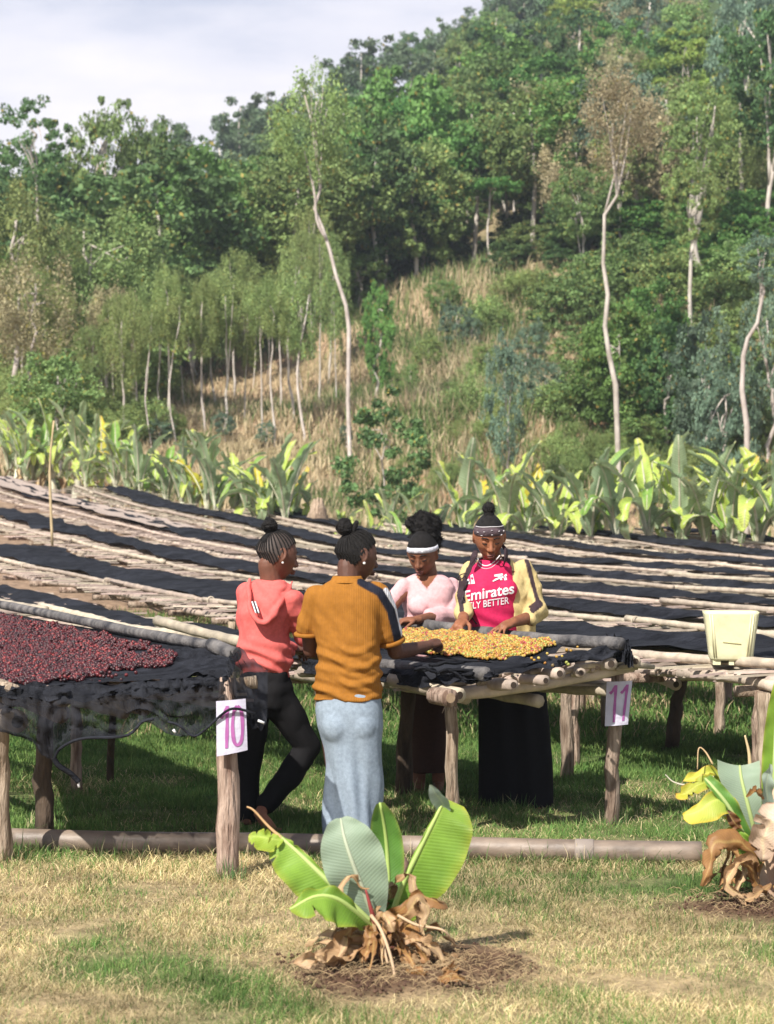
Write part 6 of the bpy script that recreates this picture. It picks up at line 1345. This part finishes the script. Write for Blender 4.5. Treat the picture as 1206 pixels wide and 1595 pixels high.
def tree(xb, yb, yt, wpx, kind, label, trunk=None, bark=None, cr=None, r=None, Y=None, group=None, xc=None, name='tree', frac=.62, v=None, cat='tree', nb=5, fork=None):
    # base pixel, crown top pixel row, crown width in pixels
    g = ground_px(xb, yb, 47) if Y is None else None
    if g is None: X = (xb-603)*Y/F; g = Vector((X, Y, tz(X, Y)))
    given = Y is not None
    Y = g.y; s = F/Y; yb = 820+(1.6-g.z)*s; H = (yb-yt)/s; cw = wpx/s/2; xc = xb if xc is None else xc
    root = empty(name, g, label, cat, group); ch = H*frac; cz = H-ch/2; cx = (xc-xb)/s
    v = random.randrange(2) if v is None else v
    if trunk is not False:
        path = [Vector((0, 0, -.6)), Vector((0, 0, 0))]+([Vector(((x-xb)/s, 0, (yb-y)/s)) for x, y in trunk] if trunk else [Vector((cx*.35+.03*H*math.sin(xb), 0, H*.35)), Vector((cx, 0, cz-ch*.1)), Vector((cx, 0, cz+ch*.25))])
        o = limbs(path, r or max(.07, .016*H), Vector((cx, 0, cz)), (cw*.8, ch*.5), int(xb*7+yt), nb, [Vector(((x-xb)/s, -.05, (yb-y)/s)) for x, y in fork] if fork else None).build('trunk'); o.data.materials.append(bark or BARKP); o.parent = root; o.location = (0, 0, 0)
    o = link('crown', kind_crown(kind, v), None, root); o.location = (cx, 0, cz); o.scale = (cw, cw*.95, ch/2); o.rotation_euler.z = random.uniform(0, 6.28)
    TREES.append((xb, Y)); return root
random.seed(11)
LM = ((50, 'the see-through skyline tree'), (190, 'the tall left pair'), (330, 'the left hollow'), (480, 'the leaning forked tree'), (640, 'the largest tree'), (760, 'the flat crowned trees'), (870, 'the dark cone tree'), (960, 'the sparse brownish tree'), (1075, 'the three trunk tree'), (1180, 'the blue green corner tree'))
ADJ = {'dense': 'rich green', 'mid': 'mid green', 'dark': 'dark green', 'lime': 'lime green', 'blue': 'blue green', 'dry': 'brownish', 'far': 'bluish', 'umbrella': 'flat topped', 'olive': 'olive green', 'thin': 'airy'}
ORD = 'first second third fourth fifth sixth seventh eighth ninth tenth eleventh twelfth thirteenth fourteenth fifteenth sixteenth seventeenth eighteenth nineteenth twentieth twenty-first twenty-second twenty-third twenty-fourth twenty-fifth twenty-sixth twenty-seventh'.split()
near_lm = lambda x: min(LM, key=lambda a: abs(a[0]-x))[1]
# --- the big trees one can tell apart, from the upper left round to the right
tree(52, 600, 150, 118, 'gappy', 'tall see-through tree breaking the skyline at the far left', frac=.30, Y=72, v=0, nb=5, r=.09)
tree(25, 600, 285, 170, 'olive', 'olive green feathery tree below the see-through skyline tree', frac=.6, Y=68)
tree(165, 560, 150, 135, 'mid', 'tall bushy green tree whose top is highest left of the ridge', frac=.62, Y=80, v=0)
tree(232, 560, 180, 120, 'mid', 'rounded green tree just right of the highest left tree', frac=.65, Y=82, v=1)
tree(165, 610, 330, 190, 'olive', 'wide pale olive tree in front of the tall left pair', [(150, 500), (135, 420), (130, 360)], frac=.6, Y=70)
tree(55, 640, 400, 150, 'dry', 'yellowish dry leaved tree on the left edge above the bananas', frac=.6, Y=60, v=0)
tree(90, 690, 545, 150, 'mid', 'low leafy tree dotted orange just above the left banana thicket', frac=.75, Y=51, v=1)
tree(175, 620, 440, 90, 'dry', 'small tan leaved tree behind the orange dotted tree', frac=.6, Y=62, v=1)
tree(330, 560, 240, 130, 'dense', 'deep green rounded tree in the middle of the left forest', frac=.8, Y=84, v=0)
tree(385, 520, 250, 110, 'dense', 'deep green tree behind the leaning pale trunk, on its left', frac=.8, Y=86, v=1)
tree(300, 520, 310, 110, 'dark', 'dark tree with deep shadow at its left foot', frac=.8, Y=80, v=1)
tree(545, 612, 85, 125, 'thin', 'very tall leaning tree with forked pale trunk and airy crown', [(543, 540), (538, 480), (525, 420), (508, 370), (492, 330), (500, 290), (495, 240), (482, 180), (470, 130)], r=.075, xc=480, frac=.30, v=0, nb=6, Y=57, fork=[(508, 372), (494, 345), (490, 300), (480, 260), (474, 235)])
tree(640, 436, 108, 215, 'dense', 'largest dense green broadleaf tree in the centre of the hill', frac=.93, v=0, nb=8)
tree(590, 400, 190, 130, 'dense', 'dense green tree merging with the left flank of the largest one', frac=.85, v=1)
tree(645, 440, 290, 150, 'dense', 'lower lobe tree hanging at the foot of the largest green tree', frac=.9, v=1)
tree(735, 362, 165, 130, 'umbrella', 'flat layered green tree with several bare stems right of the largest tree', [(728, 320), (735, 280)], frac=.5, v=0, nb=9)
tree(788, 372, 180, 110, 'umbrella', 'straight pale stemmed tree under a flat green crown', [(786, 320), (789, 260), (790, 215)], frac=.45, v=1, nb=8)
tree(765, 365, 260, 100, 'umbrella', 'small spreading tree between the two flat crowned trees', frac=.45, v=0, Y=84)
tree(720, 230, 42, 95, 'mid', 'rounded olive green tree on the upper slope left of centre top', frac=.85, v=0)
tree(785, 230, 85, 90, 'mid', 'mid green tree below the upper round olive tree', frac=.8, v=1)
tree(868, 250, 40, 90, 'dark', 'dark blue green cone shaped tree on the upper slope', frac=.88, v=0)
tree(872, 252, 125, 130, 'umbrella', 'flat spreading dark green tree with short pale stem', frac=.5, v=1, Y=92)
tree(895, 140, -12, 110, 'lime', 'lime yellow leaved tree at the top of the hill', frac=.7, v=0)
tree(965, 240, 60, 100, 'dry', 'sparse brownish tree with bare white twigs on the upper slope', frac=.6, v=0, nb=12)
tree(1010, 120, -40, 150, 'dry', 'brown olive bush crowned tree at the upper right rim', frac=.8, v=1)
tree(1075, 245, 40, 118, 'lime', 'domed light topped tree standing on three slender trunks', [(1072, 205), (1070, 165), (1072, 120)], frac=.58, v=1, xc=1070)
tree(1092, 235, 110, 60, 'lime', 'narrow tree of the three slender trunk group', [(1088, 200), (1086, 165)], frac=.4, Y=94, v=0)
tree(1160, 330, -30, 120, 'blue', 'tall blue green tree rising past the top right corner', frac=.7, v=0, r=.2)
tree(1205, 420, 10, 150, 'dark', 'dark tree on the right edge with a deep shaded interior', [(1203, 300), (1198, 200)], frac=.55, v=1)
tree(1140, 330, 175, 120, 'blue', 'rounded blue green tree with short pale stem near the right edge', frac=.75, v=1)
tree(1090, 470, 120, 120, 'mid', 'tree with stout triple white trunk in the right centre', [(1088, 420), (1083, 360), (1090, 310), (1095, 250)], r=.2, frac=.45, v=0)
tree(1075, 455, 250, 90, 'mid', 'thinner white trunk left of the stout triple trunk', [(1078, 400), (1076, 345)], frac=.4, Y=68, v=1)
tree(965, 690, 100, 120, 'dry', 'very tall crooked white trunk rising through bushes in the right centre', [(955, 610), (948, 540), (943, 470), (945, 400), (940, 345), (957, 300), (965, 240), (955, 190)], r=.085, frac=.22, v=1, Y=50, nb=3)
tree(935, 250, 160, 60, 'dry', 'left arm of the forked bare trunk on the upper slope', [(932, 220), (945, 190), (955, 175)], Y=88, frac=.3)
tree(967, 400, 200, 100, 'mid', 'tree with short pale trunk right of the crooked white trunk', [(968, 360), (962, 310)], frac=.6, v=1)
tree(910, 455, 250, 110, 'mid', 'green tree on pale straight stem left of the crooked white trunk', [(911, 410), (908, 360)], frac=.62, v=0)
tree(1163, 694, 360, 90, 'blue', 'S curved white trunk at the right edge above the bananas', [(1160, 640), (1156, 590), (1162, 540), (1178, 500), (1186, 460), (1185, 420), (1196, 390)], r=.085, frac=.2, v=1, Y=48.5, nb=2, xc=1200)
tree(900, 405, 300, 110, 'dark', 'low dark tree on the mid slope right of the open bank', frac=.85, v=0)
tree(965, 600, 470, 160, 'dense', 'leafy green bush tree wrapped round the crooked white trunk', frac=.95, v=1, Y=56)
tree(1010, 590, 440, 130, 'dense', 'leafy bright green tree between crooked trunk and blue shrubs', frac=.9, v=0, Y=60)
tree(1100, 640, 480, 120, 'blue', 'blue green eucalypt bush left of the S curved trunk', frac=.9, v=0, Y=53)
tree(1130, 680, 560, 110, 'blue', 'blue green shrub tree in front of the eucalypt bush', frac=.9, v=1, Y=50)
tree(1195, 660, 430, 100, 'blue', 'blue green tree crowding the right border behind the S trunk', frac=.9, v=1, Y=54)
tree(1040, 650, 500, 100, 'dark', 'dark shrub in the gap left of the blue eucalypt bush', frac=.9, v=0, Y=55)
tree(600, 745, 625, 175, 'gappy', 'low open branched shrub with separate dark leaf clusters at centre', [(597, 700), (595, 670)], frac=.85, v=1, Y=44, nb=9, r=.03, cat='shrub', name='shrub')
tree(788, 700, 520, 70, 'blue', 'thin young eucalypt on the open grassy bank', frac=.7, v=1, Y=50, nb=3, r=.04)
tree(590, 500, 440, 55, 'dense', 'bright green young tree at the left end of the grassy bank', frac=.75, v=0, Y=66)
tree(560, 480, 390, 90, 'mid', 'leafy mid green tree behind the leaning pale trunk, on its right', frac=.8, v=1)
# --- slim young trees with pale stems on the brown slope, left of centre
slim = [(60, 660, 430), (100, 670, 450), (160, 650, 430), (195, 690, 470), (236, 700, 480), (275, 700, 470), (320, 680, 440), (352, 670, 430), (380, 660, 440), (408, 690, 450), (430, 700, 460), (475, 690, 430), (183, 668, 470), (212, 672, 455), (243, 665, 480), (262, 690, 430), (288, 640, 430), (305, 610, 410), (337, 640, 430), (366, 625, 400), (395, 610, 420), (417, 600, 440), (440, 640, 430), (459, 655, 385), (472, 620, 370), (488, 560, 330), (497, 635, 350), (512, 600, 380), (524, 640, 400), (425, 395, 300), (434, 430, 290), (148, 640, 440), (126, 600, 380), (350, 560, 440), (380, 560, 430), (225, 610, 440), (140, 690, 520), (12, 600, 420)]
for i, (x, yb, yt) in enumerate(slim):
    ks = sorted(q[0] for q in slim if (q[0] > 300) == (x > 300)); od = ORD[ks.index(x)]
    tree(x, yb, yt-18, 46+(i*13) % 24, 'thin' if i % 3 else 'olive', (od+(' slim pale stemmed young tree from the left on the brown slope' if x > 300 else ' slim pale young tree from the left edge on the shaded forest floor')),
         [(x-4+8*math.sin(i), yb-(yb-yt)*.4), (x-6*math.cos(i*2), yt+30)], r=.034+.011*(i % 4), frac=(.36, .5, .42, .62, .33)[i % 5], v=i % 2, group='slim young trees on the lower slope', nb=1)
# --- saplings on the bank
for i, (x, yb, yt, w) in enumerate(((700, 640, 590, 36), (350, 690, 640, 40), (270, 690, 640, 46), (415, 700, 655, 34), (640, 640, 560, 30), (735, 560, 490, 34), (300, 720, 668, 50), (250, 700, 655, 50), (205, 700, 650, 60), (540, 700, 660, 26), (668, 600, 520, 55), (712, 560, 470, 60), (760, 620, 530, 62), (822, 600, 500, 66), (690, 500, 430, 58), (850, 650, 560, 70), (610, 640, 575, 44))):
    tree(x, yb, yt, w, 'blue' if i % 2 else 'mid', 'small leafy sapling on the open slope, %s from the left' % ORD[[j for j, q in enumerate(sorted((350, 700, 270, 415, 640, 735, 300, 250, 205, 540, 668, 712, 760, 822, 690, 850, 610))) if q == x][0]], frac=.85, v=i % 2, group='saplings on the open slope', nb=2, r=.03, name='sapling', cat='sapling')
# --- bushes
bush_px = []
rb = random.Random(21)
def bush(x, y, w, kind, lb, gp, Y=None):
    g = ground_px(x, y, 46) if Y is None else Vector(((x-603)*Y/F, Y, tz((x-603)*Y/F, Y))); s = F/g.y; rr = w/s/2
    root = empty('bush', g, lb, 'bush', gp); o = link('crown', kind_crown(kind, rb.randrange(2)), None, root); o.location = (0, 0, rr*.45); o.scale = (rr, rr, rr*rb.uniform(.6, .95)); o.rotation_euler.z = rb.uniform(0, 6)
zones = [((0, 260), (560, 690), 26, 'olive', 'green undergrowth bush low in the left forest', (70, 140)), ((560, 900), (380, 440), 12, 'dark', 'dark bush along the upper rim of the open bank', (50, 100)), ((700, 880), (460, 700), 20, 'olive', 'grey green bush scattered on the open grassy bank', (50, 105)),
         ((880, 1206), (420, 700), 40, 'mid', 'leafy green bush in the thick growth right of the bank', (80, 160)), ((900, 1206), (230, 450), 34, 'dense', 'green bush on the upper right slope between the trunks', (70, 140)), ((620, 900), (260, 420), 20, 'mid', 'bush under the flat crowned trees in the upper centre', (60, 110)), ((830, 1206), (690, 760), 24, 'olive', 'feathery grey green bush just behind the right banana row', (50, 90)), ((640, 760), (720, 800), 6, 'olive', 'feathery grey bush in the gap behind the white headband', (40, 70))]
for (xr, yr, n, kd, lb, wr) in zones:
    for i in range(n): xx = rb.uniform(*xr); yy = rb.uniform(*yr); ww = rb.uniform(*wr); bush(xx, yy, ww, kd, (('small ', 'medium ', 'large ')[int(2.99*(ww-wr[0])/(wr[1]-wr[0]))]+lb+', '+('top', 'middle', 'bottom')[int(2.99*(yy-yr[0])/(yr[1]-yr[0]))]+' '+('left', 'centre', 'right')[int(2.99*(xx-xr[0])/(xr[1]-xr[0]))]), lb.split(' bush')[0]+' bushes')
# --- forest filling the slopes: individual trees, nearest first
rf = random.Random(5); cnt = 0
def fill(n, rr_, yr, kinds, lb, gp, hr=(6, 10), avoid=None):
    for i in range(n):
        r = rf.uniform(*rr_); Y = rf.uniform(*yr); x = 603+r*F
        if avoid and avoid(x, Y): continue
        g = Vector((r*Y, Y, tz(r*Y, Y))); H = rf.uniform(*hr); cw = H*rf.uniform(.28, .42)
        kd = rf.choice(kinds); root = empty('tree', g, ('tall ' if H > sum(hr)/2 else 'short ')+ADJ[kd]+' tree '+lb+(', below ' if Y < sum(yr)/2 else ', above ')+near_lm(x), 'tree', gp); fr = rf.uniform(.65, .85)
        o = link('trunk', FT[rf.randrange(3)], None, root); o.scale = (H, H, H)
        o = link('crown', kind_crown(kd, rf.randrange(2)), None, root); o.location = (0, 0, H*(1-fr/2)); o.scale = (cw, cw, H*fr/2); o.rotation_euler.z = rf.uniform(0, 6)
FT = []
for k in range(3):
    mb = MB(); mb.tube(spline([(0, 0, -.08), (.01*k, 0, .2), (.03*(k-1), .01, .5), (0, 0, .85)], 8), [.018, .016, .015, .014, .012, .01, .008, .006], 6); me = mb.mesh('trunk'); me.materials.append(BARKP); FT.append(me)
fill(22, (-.215, -.13), (70, 82), ['olive', 'mid', 'olive', 'dry'], 'at the front of the left forest', 'trees at the left forest front', (4, 6.5))
fill(26, (-.215, -.10), (74, 112), ['mid', 'dense', 'olive', 'dark'], 'in the left forest', 'trees of the left forest', (6, 9.5))
fill(20, (-.10, -.03), (80, 118), ['dense', 'dark', 'mid'], 'in the central hollow', 'trees in the central hollow', (6, 8.5))
fill(34, (-.03, .09), (84, 122), ['dense', 'mid', 'dark', 'mid', 'umbrella'], 'on the central slope', 'trees on the central slope', (5, 8))
fill(38, (.08, .215), (76, 118), ['dense', 'mid', 'dark', 'blue', 'dry', 'olive'], 'on the steep right slope', 'trees on the upper right slope', (4.5, 7.5))
fill(46, (-.13, .12), (122, 170), ['far', 'mid', 'far', 'dark'], 'hazy on the distant slope', 'trees on the distant upper slope', (5, 8))
fill(62, (-.20, .12), (168, 224), ['far', 'far', 'dark'], 'along the distant ridge', 'trees along the distant ridge', (4, 7))
haze_ = 1
# ------------------------------------------------------------------ the air between here and the ridge
def build_haze():
    me = bpy.data.meshes['ground']; c = coords(me); lo = float(c[:, 2].min())-1.5
    x0, x1 = float(c[:, 0].min())-2, float(c[:, 0].max())+2; y0, y1 = float(c[:, 1].min())-2, float(c[:, 1].max())+2; X, Y = np.meshgrid(np.linspace(x0, x1, 300), np.linspace(40, 300, 120)); top = float(terr(X.ravel(), Y.ravel()).max())+16
    mb = MB(); mb.box(((x0+x1)/2, (y0+y1)/2, (lo+top)/2), (x1-x0, y1-y0, top-lo)); o = mb.build('haze', None, None, False)
    m = bpy.data.materials.new('haze_air'); m.use_nodes = True; nt = m.node_tree; nt.nodes.clear()
    v = nt.nodes.new('ShaderNodeVolumePrincipled'); v.inputs['Color'].default_value = (.80, .88, 1.0, 1); v.inputs['Density'].default_value = .0006; v.inputs['Anisotropy'].default_value = .1
    out = nt.nodes.new('ShaderNodeOutputMaterial'); nt.links.new(v.outputs[0], out.inputs['Volume']); o.data.materials.append(m); tag(o, 'thin bluish air between the beds and the ridge', None, kind='stuff')
build_haze()
